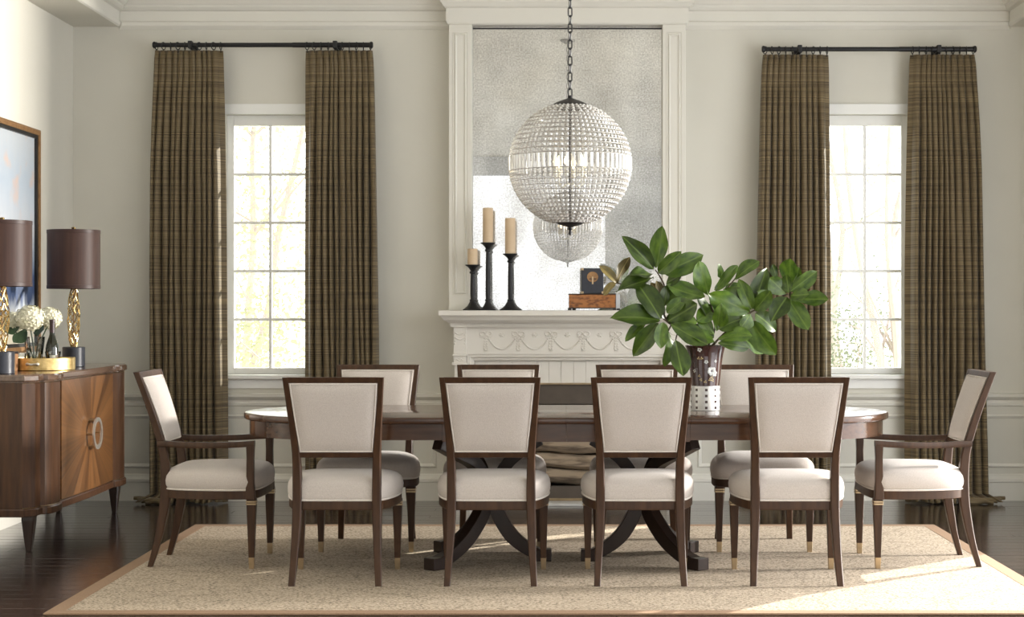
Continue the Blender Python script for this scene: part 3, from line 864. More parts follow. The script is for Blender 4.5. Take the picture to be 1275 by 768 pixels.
# ------------------------------------------------------------------ rug
rug = thing('area_rug', 'large beige nubby woven rug with brown cloth border under the dining set', 'rug', (0, 0, 0))
RX0, RX1, RY0, RY1 = -2.215, 2.215, 7.16, 10.11
MB().box(RX0 + 0.075, RX1 - 0.075, RY0 + 0.075, RY1 - 0.075, 0.0005, 0.009).build('rug_field', 'rug_field', rug, smooth=False)
for a, b_, c, d in ((RX0, RX1, RY0, RY0 + 0.075), (RX0, RX1, RY1 - 0.075, RY1), (RX0, RX0 + 0.075, RY0 + 0.075, RY1 - 0.075), (RX1 - 0.075, RX1, RY0 + 0.075, RY1 - 0.075)):
    MB().box(a, b_, c, d, 0.0005, 0.010).build('rug_border', 'rug_border', rug, smooth=False, bevel=0.003)
RZ = 0.0095

# ------------------------------------------------------------------ dining table
TX, TY, TZ = 0.008, 8.66, 0.778
tb = thing('dining_table', 'long oval-ended walnut dining table on two dark curule pedestals', 'table', (TX, TY, RZ))
TZ -= RZ
HL, HW = 1.645, 0.532
def oval(inset, xa=None, xb=None):
    """outline of the racetrack top between x = xa and xb"""
    w = HW - inset; r = w; e = HL - inset - r
    pts = []
    n = 28
    for i in range(n + 1):
        a = -PI / 2 + PI * i / n
        pts.append((e + r * math.cos(a), r * math.sin(a)))
    for i in range(n + 1):
        a = PI / 2 + PI * i / n
        pts.append((-e + r * math.cos(a), r * math.sin(a)))
    if xa is None:
        return pts
    out = []
    for x, y_ in pts:
        out.append((min(max(x, xa), xb), y_))
    res = []
    for p in out:
        if not res or (abs(p[0] - res[-1][0]) + abs(p[1] - res[-1][1])) > 1e-6:
            res.append(p)
    return res
def oval_clip(inset, xa, xb):
    w = HW - inset; e = HL - inset - w; n = 28
    if xa < -1.2:
        pts = [(xb, -w)] + [(xb, w)] + [(-e + w * math.cos(PI / 2 + PI * i / n), w * math.sin(PI / 2 + PI * i / n)) for i in range(n + 1)]
    elif xb > 1.2:
        pts = [(xa, w), (xa, -w)] + [(e + w * math.cos(-PI / 2 + PI * i / n), w * math.sin(-PI / 2 + PI * i / n)) for i in range(n + 1)]
    else:
        pts = [(xa, -w), (xb, -w), (xb, w), (xa, w)]
    return pts
cuts = [(-2, -0.6005, 'table_top'), (-0.5995, -0.0005, 'leaf_panel'), (0.0005, 0.5995, 'leaf_panel'), (0.6005, 2, 'table_top')]
for xa, xb, nm in cuts:
    mb = MB()
    mb.loft([[(x, y_, z) for x, y_ in oval_clip(ins, xa, xb)] for ins, z in ((0.010, TZ - 0.034), (0.002, TZ - 0.030), (0.0, TZ - 0.022), (0.0, TZ - 0.008), (0.003, TZ - 0.002), (0.008, TZ))])
    mb.build(nm, 'table_wood', tb, angle=30)
    mb = MB()
    oc, ic = oval_clip(0.028, xa, xb), oval_clip(0.055, xa, xb)
    if nm == 'table_top':
        mb.loft([[(x, y_, z) for x, y_ in oc] for z in (TZ - 0.034, TZ - 0.112)])
    else:
        mb.loft([[(x, y_, z) for x, y_ in oc] for z in (TZ - 0.034, TZ - 0.120)])
    mb.build('apron', 'table_wood', tb, angle=30)
def curule(mb, root, pts, wid, th):
    """curved leg: pts are (outward distance, z, thickness)"""
    dirx, diry = root
    sp_ = crspline(pts, 6)
    secs = []
    for i, (r, z, t) in enumerate(sp_):
        a = sp_[max(i - 1, 0)]; c = sp_[min(i + 1, len(sp_) - 1)]
        tx, tz = c[0] - a[0], c[1] - a[1]; l_ = math.hypot(tx, tz) or 1
        nx, nz_ = -tz / l_, tx / l_
        s = []
        for sgn, wv in ((-1, -1), (-1, 1), (1, 1), (1, -1)):
            rr = r + nx * t / 2 * sgn; zz = z + nz_ * t / 2 * sgn
            s.append((dirx * rr - diry * wid / 2 * wv, diry * rr + dirx * wid / 2 * wv, zz))
        secs.append(s)
    mb.loft(secs)
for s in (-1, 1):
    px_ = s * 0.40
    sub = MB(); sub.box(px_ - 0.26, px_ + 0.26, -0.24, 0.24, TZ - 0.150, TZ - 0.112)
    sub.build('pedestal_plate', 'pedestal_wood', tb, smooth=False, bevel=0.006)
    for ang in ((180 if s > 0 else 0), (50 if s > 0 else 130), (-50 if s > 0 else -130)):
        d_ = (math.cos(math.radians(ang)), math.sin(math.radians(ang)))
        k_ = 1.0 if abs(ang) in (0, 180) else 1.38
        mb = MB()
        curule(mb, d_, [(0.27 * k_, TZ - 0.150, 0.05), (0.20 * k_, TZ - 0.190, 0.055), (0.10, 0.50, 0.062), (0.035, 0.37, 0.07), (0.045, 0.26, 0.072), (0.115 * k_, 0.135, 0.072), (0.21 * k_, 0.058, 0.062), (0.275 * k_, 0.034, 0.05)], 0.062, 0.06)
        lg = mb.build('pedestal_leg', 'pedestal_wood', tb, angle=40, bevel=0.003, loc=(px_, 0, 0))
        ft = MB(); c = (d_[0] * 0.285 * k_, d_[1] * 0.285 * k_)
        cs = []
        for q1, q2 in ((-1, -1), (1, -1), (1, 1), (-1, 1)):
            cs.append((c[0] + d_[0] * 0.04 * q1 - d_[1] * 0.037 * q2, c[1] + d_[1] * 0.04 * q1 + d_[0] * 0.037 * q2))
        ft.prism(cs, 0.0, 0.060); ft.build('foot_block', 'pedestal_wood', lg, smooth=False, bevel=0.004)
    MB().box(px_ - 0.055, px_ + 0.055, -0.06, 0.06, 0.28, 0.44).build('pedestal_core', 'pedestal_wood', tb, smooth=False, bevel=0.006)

# ------------------------------------------------------------------ dining chairs
pz = [0, .06, .12, .18, .25, .30, .36, .43, .50, .56, .62, .71, .80, .89, .975]
def ip(zs, vs):
    return [float(np.interp(z, zs, vs)) for z in pz]
kz = [0, .12, .25, .36, .5, .62, .8, .975]
ky = [-.272, -.238, -.212, -.198, -.200, -.219, -.274, -.336]
kx = [.203, .196, .190, .187, .187, .190, .206, .2215]
kwx = [.030, .034, .040, .043, .041, .036, .028, .026]
kwy = [.026, .034, .044, .050, .046, .040, .035, .032]
def smooth_interp(z, vals):
    sp_ = crspline(list(zip(kz, vals)), 10)
    return float(np.interp(z, [p[0] for p in sp_], [p[1] for p in sp_]))
PY = lambda z: smooth_interp(z, ky)
PX = lambda z: smooth_interp(z, kx)
PWX = lambda z: smooth_interp(z, kwx)
PWY = lambda z: smooth_interp(z, kwy)

def seat_outline(hw):
    g = hw / 0.268
    half = [(0.0, -0.207), (0.12, -0.206), (0.198, -0.195), (0.236 * g, -0.11), (0.263 * g, 0.02), (0.270 * g, 0.15), (0.258 * g, 0.235), (0.205 * g, 0.272), (0.10, 0.284)]
    pts = half + [(0.0, 0.286)] + [(-x, y_) for x, y_ in reversed(half[1:])]
    return crspline(pts, 5, True)

def make_chair(label, arms, group):
    cat = 'chair'
    t = thing('dining_armchair' if arms else 'dining_chair', label, cat, (0, 0, RZ), 0, group)
    for s in (-1, 1):
        mb = MB(); mb.loft([rsec(s * PX(z), PY(z), z, PWX(z), PWY(z), 0.12) for z in pz])
        mb.build('rear_leg', 'chair_wood', t, angle=30)
    # back frame rails follow the rake
    def rail_(z0, z1, nm):
        mb = MB()
        secs = []
        for i in range(9):
            u = -1 + 2 * i / 8
            zc = [z0, z1]
            secs.append([(u * (PX(zz) - 0.005), PY(zz) + dy, zz) for zz, dy in ((z0, -0.015), (z0, 0.015), (z1, 0.015), (z1, -0.015))])
        mb.loft(secs); return mb.build(nm, 'chair_wood', t, smooth=False, bevel=0.003)
    rail_(0.948, 0.976, 'top_rail'); rail_(0.594, 0.620, 'lower_rail')
    # upholstered back pad, domed on both faces
    za, zb = 0.618, 0.950
    nu, nv = 16, 14
    def pad_pt(u, v, side, bulge=1.0):
        z = (za + zb) / 2 + v * (zb - za) / 2
        x = u * (PX(z) - PWX(z) / 2 + 0.001)
        off = 0.013 + 0.022 * bulge * (1 - abs(u) ** 5) ** 0.8 * (1 - abs(v) ** 5) ** 0.8
        return (x, PY(z) + side * off, z)
    mb = MB()
    for side in (-1, 1):
        secs = [[pad_pt(-1 + 2 * i / nu, -1 + 2 * j / nv, side) for i in range(nu + 1)] for j in range(nv + 1)]
        mb.loft(secs, closed=False, caps=False)
    rim = lambda side: [pad_pt(-1 + 2 * i / 8, -1, side, 0) for i in range(9)] + [pad_pt(1, -1 + 2 * i / 8, side, 0) for i in range(1, 9)] + \
                       [pad_pt(1 - 2 * i / 8, 1, side, 0) for i in range(1, 9)] + [pad_pt(-1, 1 - 2 * i / 8, side, 0) for i in range(1, 8)]
    mb.loft([rim(-1), rim(1)], caps=False)
    pad = mb.build('back_pad', 'fabric', t)
    for side in (-1, 1):
        loop = []
        for u, v, _ in [(p[0], 0, 0) for p in []]:
            pass
        k = 0.965
        seq = [(-k + 2 * k * i / 8, -k) for i in range(8)] + [(k, -k + 2 * k * i / 8) for i in range(8)] + [(k - 2 * k * i / 8, k) for i in range(8)] + [(-k, k - 2 * k * i / 8) for i in range(8)]
        pts = []
        for u, v in seq:
            p = pad_pt(u, v, side); pts.append((p[0], p[1] + side * 0.0015, p[2]))
        MB().tube(pts, 0.0032, 6, True).build('piping', 'piping', pad)
    # seat rail and cushion
    hw = 0.292 if arms else 0.268
    ol = seat_outline(hw)
    MB().loft([[(x * s_, y_ * s_, z) for x, y_ in ol] for s_, z in ((0.985, 0.345), (0.995, 0.348), (0.995, 0.386), (0.985, 0.390))]).build('seat_rail', 'chair_wood', t, angle=30)
    mb = MB()
    lv = [(0.972, 0.388), (0.995, 0.394), (1.018, 0.412), (1.024, 0.432), (1.010, 0.456), (0.975, 0.474), (0.92, 0.487), (0.82, 0.497), (0.66, 0.505), (0.45, 0.510), (0.22, 0.513), (0.02, 0.514)]
    mb.loft([[(x * s_, y_ * s_ if y_ > -0.15 else max(y_ * s_, -0.207), z) for x, y_ in ol] for s_, z in lv])
    cu = mb.build('seat_cushion', 'fabric', t, angle=60)
    MB().tube([(x * 0.998, y_ * 0.998, 0.3915) for x, y_ in ol], 0.0045, 6, True).build('piping', 'piping', cu)
    # front legs with brass collars and ferrules
    fx = 0.262 if arms else 0.240
    fy = 0.247
    for s in (-1, 1):
        mb = MB(); mb.loft([rsec(s * fx, fy, z, w, w, 0.06) for z, w in ((0.055, 0.0275), (0.30, 0.044), (0.350, 0.046))])
        lg = mb.build('front_leg', 'chair_wood', t, smooth=False)
        MB().loft([rsec(s * fx, fy, z, w, w, 0.06) for z, w in ((0.0, 0.0245), (0.0555, 0.0285))]).build('ferrule', 'brass', lg, smooth=False)
        cl = MB()
        for zc in (0.322, 0.334):
            cl.loft([rsec(s * fx, fy, z, w, w, 0.06) for z, w in ((zc - 0.0045, 0.0475), (zc - 0.003, 0.051), (zc + 0.003, 0.051), (zc + 0.0045, 0.0475))])
        cl.build('collar', 'brass', lg, smooth=False)
        if arms:
            mb = MB(); mb.loft([rsec(s * (fx + 0.010), fy - 0.004, z, w, w * 1.05, 0.08) for z, w in ((0.345, 0.046), (0.45, 0.036), (0.55, 0.034), (0.612, 0.038))])
            mb.build('arm_post', 'chair_wood', t, smooth=False, bevel=0.002)
            path = crspline([(s * 0.205, -0.235, 0.618), (s * 0.222, -0.10, 0.612), (s * 0.262, 0.08, 0.613), (s * (fx + 0.010), 0.263, 0.622)], 5)
            secs = []
            for i, (ax, ay, az) in enumerate(path):
                hw_, hz_ = 0.022, 0.0145
                secs.append([(ax - hw_ + 0.004, ay, az - hz_), (ax + hw_ - 0.004, ay, az - hz_), (ax + hw_, ay, az), (ax + hw_ - 0.004, ay, az + hz_), (ax - hw_ + 0.004, ay, az + hz_), (ax - hw_, ay, az)])
            MB().loft(secs).build('arm', 'chair_wood', t, angle=50)
    return t

NEAR = 8.135; FARY = 9.215
fab = 'cream walnut-framed '
spec_n = [(-1.070, 'side chair with its back to us, far left in the near row'),
          (-0.345, 'side chair with its back to us, second from left in the near row'),
          (0.355, 'side chair with its back to us, third from left in the near row'),
          (1.083, 'side chair with its back to us, far right in the near row')]
proto = make_chair(fab + spec_n[0][1], False, 'side chairs around the dining table')
proto.location = (spec_n[0][0], NEAR, RZ)
for x, lb in spec_n[1:]:
    c = clone(proto); c.location = (x, NEAR, RZ); c['label'] = fab + lb
for x, lb in ((-1.055, 'side chair facing us across the table, beneath the left window curtain'),
              (-0.374, 'side chair facing us across the table, below the candlesticks'),
              (0.41, 'side chair facing us across the table, just left of the magnolia vase'),
              (1.062, 'side chair facing us across the table, directly behind the magnolia vase')):
    c = clone(proto); c.location = (x, FARY, RZ); c.rotation_euler = (0, 0, PI); c['label'] = fab + lb
ac = make_chair('cream upholstered walnut armchair at the left end of the table, by the sideboard', True, 'armchairs at the table ends')
ac.location = (-1.805, 8.66, RZ); ac.rotation_euler = (0, 0, -PI / 2)
c = clone(ac); c.location = (1.806, 8.66, RZ); c.rotation_euler = (0, 0, PI / 2)
c['label'] = 'cream walnut-framed armchair at the right table end, before the right curtain'

# ------------------------------------------------------------------ curtains
ROD = {0: 3.068, 1: 3.040}
def curtain(label, top, mid, bot, zt, folds, flip, seed, puddle):
    """top/mid/bot: (x0, x1) extents at d = 11.30; flip: +1 when the plain leading edge is on the right"""
    r_ = random.Random(seed)
    name = 'curtain'
    base_x = (bot[0] + bot[1]) / 2
    t = thing(name, label, 'curtain', (base_x, 11.30, 0), 0, 'patterned curtain panels at the windows')
    nu, nv = 220, 46
    ph = [0.0]
    wd = [r_.uniform(0.75, 1.25) for _ in range(folds)]
    lead = 2.0
    allw = (wd + [lead]) if flip > 0 else ([lead] + wd)
    tot = sum(allw); edges = [0]
    for w in allw: edges.append(edges[-1] + w / tot)
    mb = MB(); secs = []
    jit = [r_.uniform(0, 2 * PI) for _ in range(len(allw))]
    for j in range(nv + 1):
        v = j / nv                         # 0 top .. 1 floor
        z = zt * (1 - v)
        if v < 0.5:
            k = (v / 0.5); k = k * k * (3 - 2 * k); k = min(1, (v / 0.5) ** 0.6)
            x0 = top[0] + (mid[0] - top[0]) * k; x1 = top[1] + (mid[1] - top[1]) * k
        else:
            k = (v - 0.5) / 0.5
            x0 = mid[0] + (bot[0] - mid[0]) * k; x1 = mid[1] + (bot[1] - mid[1]) * k
        if v < 0.035: amp = 0.024
        elif v < 0.075: amp = 0.016 + (v - 0.035) * 0.2
        else: amp = 0.030 + 0.052 * min(1, (v - 0.075) / 0.18)
        pinch = math.exp(-((v - 0.048) / 0.018) ** 2)
        row = []
        for i in range(nu + 1):
            u = i / nu
            q = 0
            while q < len(allw) - 1 and u > edges[q + 1]: q += 1
            s = (u - edges[q]) / (edges[q + 1] - edges[q])
            is_lead = (q == len(allw) - 1) if flip > 0 else (q == 0)
            if is_lead:
                e = s if flip > 0 else 1 - s
                dep = amp * (0.75 * max(0, math.sin(PI * min(1, e * 1.6))) ** 0.8 - 0.35 * max(0, e - 0.62) / 0.38)
                xo = 0
            else:
                prof = abs(math.sin(PI * s)) ** 0.85
                fing = 0.28 * pinch * math.sin(3 * PI * s) ** 2
                soft = 0.10 * math.sin(2 * PI * s + jit[q] + v * 7)
                dep = amp * (prof * (1 - 0.35 * pinch) + fing + soft * min(1, v * 3))
                xo = 0.006 * math.sin(v * 6 + jit[q]) * math.sin(PI * s)
            ue = u if is_lead else edges[q] + (edges[q + 1] - edges[q]) * (s - 0.11 * min(1, v * 6) * math.sin(2 * PI * s))
            x = x0 + (x1 - x0) * ue + xo - base_x
            y_ = -dep + 0.018
            zz = z
            if v > 0.985:
                f_ = (v - 0.985) / 0.015
                y_ -= 0.05 * f_ * (0.7 + 0.3 * math.sin(9 * u + seed)); zz = max(zz, 0.006 + 0.012 * (0.5 + 0.5 * math.sin(23 * u + seed)))
                x += puddle * 0.09 * f_ * max(0, (u if puddle > 0 else 1 - u) - 0.6) / 0.4
            row.append((x, y_, zz))
        secs.append(row)
    mb.loft(secs, closed=False, caps=False)
    o = mb.build('curtain_cloth', 'curtain', t, angle=70)
    md = o.modifiers.new('thick', 'SOLIDIFY'); md.thickness = 0.003; md.offset = 0
    # gathered hem spilling on the floor
    pm = MB()
    side = puddle
    xa = (bot[1] if side > 0 else bot[0]) - base_x
    for q in range(4):
        pts = []
        for i in range(9):
            f_ = i / 8
            pts.append((xa - side * 0.16 + side * (0.27 - 0.03 * q) * f_, -0.03 - 0.022 * q + 0.01 * math.sin(5 * f_ + q), 0.024 + 0.006 * (3 - q) - 0.010 * f_ + 0.006 * math.sin(8 * f_ + q)))
        pm.tube(pts, [0.012 + 0.010 * math.sin(PI * min(1, 0.35 + i / 12)) for i in range(9)], 8)
    pm.build('pooled_hem', 'curtain', t, angle=70)
    return t, edges, base_x
X3 = lambda px: (px - VX) * 11.30 / F
curs = [('olive-brown slubbed curtain panel hanging nearest the sideboard', (192.5, 277), (186, 281), (189, 283), 0, 10, 1, 1, -1),
        ('olive-brown slubbed curtain panel between the left window and the fireplace', (380, 463.5), (378.5, 470), (379, 474), 0, 10, -1, 2, 1),
        ('olive-brown slubbed curtain panel behind the magnolia, left of the right window', (950.5, 1032), (942.5, 1035.5), (939, 1037), 1, 10, 1, 3, -1),
        ('olive-brown slubbed curtain panel on the far right behind the armchair', (1134, 1214), (1128, 1225), (1128, 1229), 1, 10, -1, 4, 1)]
ringsets = {0: [], 1: []}
for lb, t_, m_, b_, rod, nf, fl_, sd, pd in curs:
    cx0, cx1 = [X3(q) for q in t_]
    curtain(lb, (cx0, cx1), [X3(q) for q in m_], [X3(q) for q in b_], ROD[rod] - 0.036, nf, fl_, sd, pd)
    for i in range(10):
        f_ = i / 9
        f_ = (f_ ** 1.25) if fl_ < 0 else 1 - (1 - f_) ** 1.25
        if fl_ > 0: f_ = i / 9 if i < 8 else f_
        ringsets[rod].append(cx0 + 0.012 + (cx1 - cx0 - 0.024) * (i / 9))
def rod(side, xa, xb, lb):
    z = ROD[side]
    xm = (xa + xb) / 2
    t = thing('curtain_rod', lb, 'curtain rod', (xm, 11.30, z), 0, 'black curtain rods')
    MB().tube([(xa - xm, 0, 0), (0.25, 0, 0)], 0.0150, 12).build('rod', 'black_metal', t)
    MB().tube([(0.20, 0, 0), (xb - xm, 0, 0)], 0.0170, 12).build('rod', 'black_metal', t)
    for s, xe in ((-1, xa - xm), (1, xb - xm)):
        pts = [(xe + s * 0.004 * q, 0, 0) for q in range(5)]
        MB().tube([(xe - 0.004 * s, 0, 0), (xe + 0.004 * s, 0, 0), (xe + 0.012 * s, 0, 0), (xe + 0.018 * s, 0, 0)], [0.018, 0.023, 0.023, 0.016], 12).build('finial', 'black_metal', t)
        xb_ = xe - s * 0.235
        br = MB(); br.box(xb_ - 0.012, xb_ + 0.012, -0.02, 0.148, -0.024, -0.014); br.box(xb_ - 0.014, xb_ + 0.014, -0.022, 0.022, -0.024, 0.026); br.box(xb_ - 0.02, xb_ + 0.02, 0.138, 0.149, -0.06, 0.03)
        br.build('bracket', 'black_metal', t, smooth=False, bevel=0.003)
    rm = MB().tube([(0, 0.0245 * math.cos(a), 0.0245 * math.sin(a)) for a in [2 * PI * q / 16 for q in range(16)]], 0.0032, 6, True)
    rm.tube([(0, 0, -0.0245), (0, 0.004, -0.034), (0, 0.004, -0.045)], 0.0028, 6)
    me = rm.mesh('ring', 'black_metal')
    for x in ringsets[side]:
        o = bpy.data.objects.new('ring', me); COL.objects.link(o); o.parent = t; o.location = (x - xm, 0, -0.007); o.rotation_euler = (0, 0, random.uniform(-0.5, 0.5))
rod(0, X3(193.5), X3(461), 'black metal curtain rod with rings above the left window')
rod(1, X3(952), X3(1212.5), 'black metal curtain rod with rings above the right window')

# ------------------------------------------------------------------ chandelier
CD = 8.2
cx_, cz_ = (709.8 - VX) * CD / F, CH + (VY - 204.6) * CD / F
R = 0.298
chd = thing('chandelier', 'large crystal bead globe chandelier hanging on a black chain over the table', 'chandelier', (cx_, CD, cz_))
def sph(lat, lon, r=R):
    return Vector((r * math.cos(lat) * math.cos(lon), r * math.cos(lat) * math.sin(lon), r * math.sin(lat)))
bandh = math.radians(7.0)
rowh = math.radians(5.0)
lats_up = [bandh + rowh * i for i in range(0, 14)]
lats_dn = [-bandh - rowh * i for i in range(0, 14)]
NM = 64
wf = MB()
for la in lats_up + lats_dn:
    r = R * math.cos(la)
    wf.tube([(r * math.cos(2 * PI * k / 56), r * math.sin(2 * PI * k / 56), R * math.sin(la)) for k in range(56)], 0.0020, 5, True)
for k in range(NM):
    lo_ = 2 * PI * k / NM
    wf.tube([sph(math.radians(-72 + 144 * i / 22), lo_) for i in range(23)], 0.0016, 4)
wf.build('wire_cage', 'wire', chd)
bd = MB()
for rows in (lats_up, lats_dn):
    for i in range(len(rows) - 1):
        la = (rows[i] + rows[i + 1]) / 2
        nb_ = NM if math.cos(la) > 0.6 else NM // 2
        rr = 0.0085 if nb_ == NM else 0.0105
        rr = min(rr, R * math.cos(la) * PI / nb_ * 0.95)
        for k in range(nb_):
            lo_ = 2 * PI * (k + 0.5) / nb_
            c = sph(la, lo_, R * 0.995)
            n = c.normalized(); u = Vector((-math.sin(lo_), math.cos(lo_), 0)); w = n.cross(u)
            vs = [c + n * rr * 0.8] + [c + (u * math.cos(q * PI / 3) + w * math.sin(q * PI / 3)) * rr for q in range(6)] + [c - n * rr * 0.8]
            bd.add(vs, [(0, 1 + q, 1 + (q + 1) % 6) for q in range(6)] + [(7, 1 + (q + 1) % 6, 1 + q) for q in range(6)])
o = bd.build('crystal_beads', 'crystal', chd, smooth=False); o['kind'] = 'stuff'
bg_ = MB(); w_ = 0.0085; hh = R * math.sin(bandh) * 0.92
bg_.loft([[(0.006 * a, w_ * b_, z) for a, b_ in ((-1, -.55), (-.4, -1), (.4, -1), (1, -.55), (1, .55), (.4, 1), (-.4, 1), (-1, .55))] for z in (-hh, hh)])
bmesh_ = bg_.mesh('baguette_crystal', 'crystal', False)
for k in range(NM):
    lo_ = 2 * PI * (k + 0.5) / NM
    o = bpy.data.objects.new('baguette_crystal', bmesh_); COL.objects.link(o); o.parent = chd
    o.location = (R * 0.99 * math.cos(lo_), R * 0.99 * math.sin(lo_), 0); o.rotation_euler = (0, 0, lo_)
MB().lathe([(0.102, 0.272), (0.104, 0.277), (0.085, 0.292), (0.055, 0.306), (0.022, 0.318), (0.012, 0.322), (0.010, 0.335), (0.002, 0.336)], 28).build('top_cap', 'black_metal', chd)
MB().lathe([(0.003, -0.345), (0.008, -0.340), (0.008, -0.330), (0.005, -0.322), (0.011, -0.316), (0.008, -0.306), (0.024, -0.302), (0.055, -0.293), (0.070, -0.283), (0.068, -0.279)], 28).build('bottom_cap', 'black_metal', chd)
MB().tube([(0, 0, -0.28), (0, 0, 0.30)], 0.006, 8).build('stem', 'black_metal', chd)
for k in range(6):
    a = 2 * PI * k / 6 + 0.3
    x, y_ = 0.075 * math.cos(a), 0.075 * math.sin(a)
    am = MB(); am.tube([(0, 0, -0.09), (x * 0.6, y_ * 0.6, -0.11), (x, y_, -0.085), (x, y_, -0.06)], 0.004, 6)
    am.lathe([(0.010, -0.062), (0.010, -0.012)], 10, (x, y_, 0)); arm = am.build('bulb_holder', 'candle_sleeve', chd)
    MB().lathe([(0.003, -0.012), (0.010, 0.0), (0.0115, 0.012), (0.008, 0.03), (0.002, 0.046)], 10, (x, y_, 0)).build('bulb', 'bulb', arm)
lk = MB()
pts = []
for q in range(20):
    a = 2 * PI * q / 20
    pts.append((0.0095 * math.cos(a), 0, (0.0135 if math.sin(a) > 0 else -0.0135) + 0.0090 * math.sin(a)))
lk.tube(pts, 0.0032, 6, True)
lme = lk.mesh('chain_link', 'black_metal')
zz = 0.346; i = 0
while cz_ + zz < CZ - 0.03:
    o = bpy.data.objects.new('chain_link', lme); COL.objects.link(o); o.parent = chd
    o.location = (0, 0, zz); o.rotation_euler = (0, 0, 0.35 + (PI / 2 if i % 2 else 0)); zz += 0.0395; i += 1
MB().lathe([(0.065, CZ - cz_ - 0.001), (0.065, CZ - cz_ - 0.015), (0.02, CZ - cz_ - 0.04)], 24).build('ceiling_canopy', 'black_metal', chd)

# ------------------------------------------------------------------ mantel objects
MZ = 1.291
def candlestick(px, h, rb, rp, label):
    d = 11.19
    x = (px - VX) * d / F
    t = thing('candlestick', label, 'candlestick', (x, d, MZ), 0, 'black candlesticks on the mantel')
    mb = MB()
    prof = [(rb, 0.0), (rb, 0.006), (rb * 0.86, 0.012), (rb * 0.55, 0.028), (rb * 0.33, 0.052), (rb * 0.28, 0.062)]
    sec = []
    for r, z in prof:
        sec.append([(r * math.cos(a) * (1.08 if q % 2 == 0 else 1.0), r * math.sin(a) * (1.08 if q % 2 == 0 else 1.0), z) for q, a in enumerate([2 * PI * k / 12 for k in range(12)])])
    mb.loft(sec); mb.build('foot', 'black_metal', t, angle=40)
    mb = MB()
    mb.lathe([(rb * 0.28, 0.060), (0.020, 0.064), (0.020, 0.070), (0.014, 0.075), (0.016, 0.11), (0.0155, h * 0.55), (0.014, h - 0.085), (0.013, h - 0.062), (0.021, h - 0.055), (0.021, h - 0.048), (0.014, h - 0.040)], 14)
    mb.build('shaft', 'black_metal', t, angle=40)
    MB().lathe([(0.014, h - 0.042), (0.020, h - 0.030), (0.034, h - 0.014), (rp * 0.97, h - 0.006), (rp, h - 0.004), (rp, h), (0.005, h)], 20).build('drip_pan', 'black_metal', t)
    return x, d, MZ + h
def candle(pos, r, h, label):
    t = thing('pillar_candle', label, 'candle', pos, 0, 'ivory pillar candles')
    MB().lathe([(r * 0.97, 0.0005), (r, 0.004), (r, h - 0.004), (r * 0.93, h), (r * 0.5, h - 0.004), (0.003, h - 0.005)], 24).build('wax', 'candle_wax', t)
    MB().tube([(0, 0, h - 0.006), (0.001, 0, h + 0.008)], 0.0013, 5).build('wick', 'wick', t)
zpx = lambda py: CH - (py - VY) * 11.19 / F
for px, ptop, rb, rp, cpy, cr_, nm in ((588.5, 329.5, 0.060, 0.049, 309.6, 0.0335, 'shortest'), (607.5, 302.0, 0.050, 0.050, 258.8, 0.0345, 'tallest'), (635.3, 315.7, 0.065, 0.050, 271.5, 0.0345, 'middle-height, rightmost')):
    h = zpx(ptop) - MZ
    p = candlestick(px, h, rb, rp, nm + ' of the three black turned candlesticks on the mantel')
    candle(p, cr_, zpx(cpy) - zpx(ptop), 'ivory pillar candle on the ' + nm + ' candlestick')

bx = thing('burl_box', 'low orange burl wood box with dark edges on the mantel', 'box', P(740, 384, 11.20), math.radians(-13))
bx.location.z = MZ
MB().box(-0.158, 0.158, -0.07, 0.07, 0.016, 0.104).build('box_body', 'burl_wood', bx, smooth=False, bevel=0.003)
MB().box(-0.161, 0.161, -0.073, 0.073, 0.104, 0.110).build('box_lid', 'dark_lacquer', bx, smooth=False, bevel=0.002)
MB().box(-0.161, 0.161, -0.073, 0.073, 0.012, 0.018).build('box_base', 'dark_lacquer', bx, smooth=False)
MB().box(0.158, 0.161, -0.071, 0.071, 0.018, 0.104).build('box_side_shade', 'dark_lacquer', bx, smooth=False)  # dark sheet puts the shade on the right side into colour
for sx in (-1, 1):
    for sy in (-1, 1):
        MB().box(sx * 0.152 - 0.011, sx * 0.152 + 0.011, sy * 0.065 - 0.011, sy * 0.065 + 0.011, 0.0005, 0.013).build('box_foot', 'dark_lacquer', bx, smooth=False, bevel=0.002)
sb = thing('lacquer_box', 'small upright navy-black box with round brass emblem on the burl box', 'box', (P(737, 384, 11.18).x, 11.185, MZ + 0.1105), math.radians(5))
MB().box(-0.073, 0.073, -0.045, 0.045, 0, 0.168).build('box_body', 'navy_black', sb, smooth=False, bevel=0.004)
em = MB()
em.loft([[(0.037 * math.cos(a), y_, 0.110 + 0.035 * math.sin(a)) for a in [2 * PI * k / 24 for k in range(24)]] for y_ in (-0.0455, -0.048)])
em.build('brass_emblem', 'frame_gold', sb)
em2 = MB(); em2.box(-0.005, 0.005, -0.051, -0.0475, 0.062, 0.112)
em2.build('emblem_pin', 'brass', sb, smooth=False)
em3 = MB(); em3.box(-0.024, -0.006, -0.0495, -0.0478, 0.094, 0.100); em3.box(0.006, 0.024, -0.0495, -0.0478, 0.094, 0.100)
em3.build('emblem_slot', 'black_liner', sb, smooth=False)
cn = MB()
for sx in (-1, 1):
    for zc in (0.0, 0.168):
        z0, z1 = (zc, zc + 0.014) if zc == 0 else (zc - 0.014, zc + 0.001)
        cn.box(sx * 0.0735 - (0.014 if sx > 0 else 0), sx * 0.0735 + (0.014 if sx < 0 else 0), -0.0462, -0.0445, z0, z1)
        cn.box(sx * 0.073 - 0.001, sx * 0.073 + 0.001, -0.0462, 0.045, z0, z1)
cn.build('corner_mounts', 'brass', sb, smooth=False)

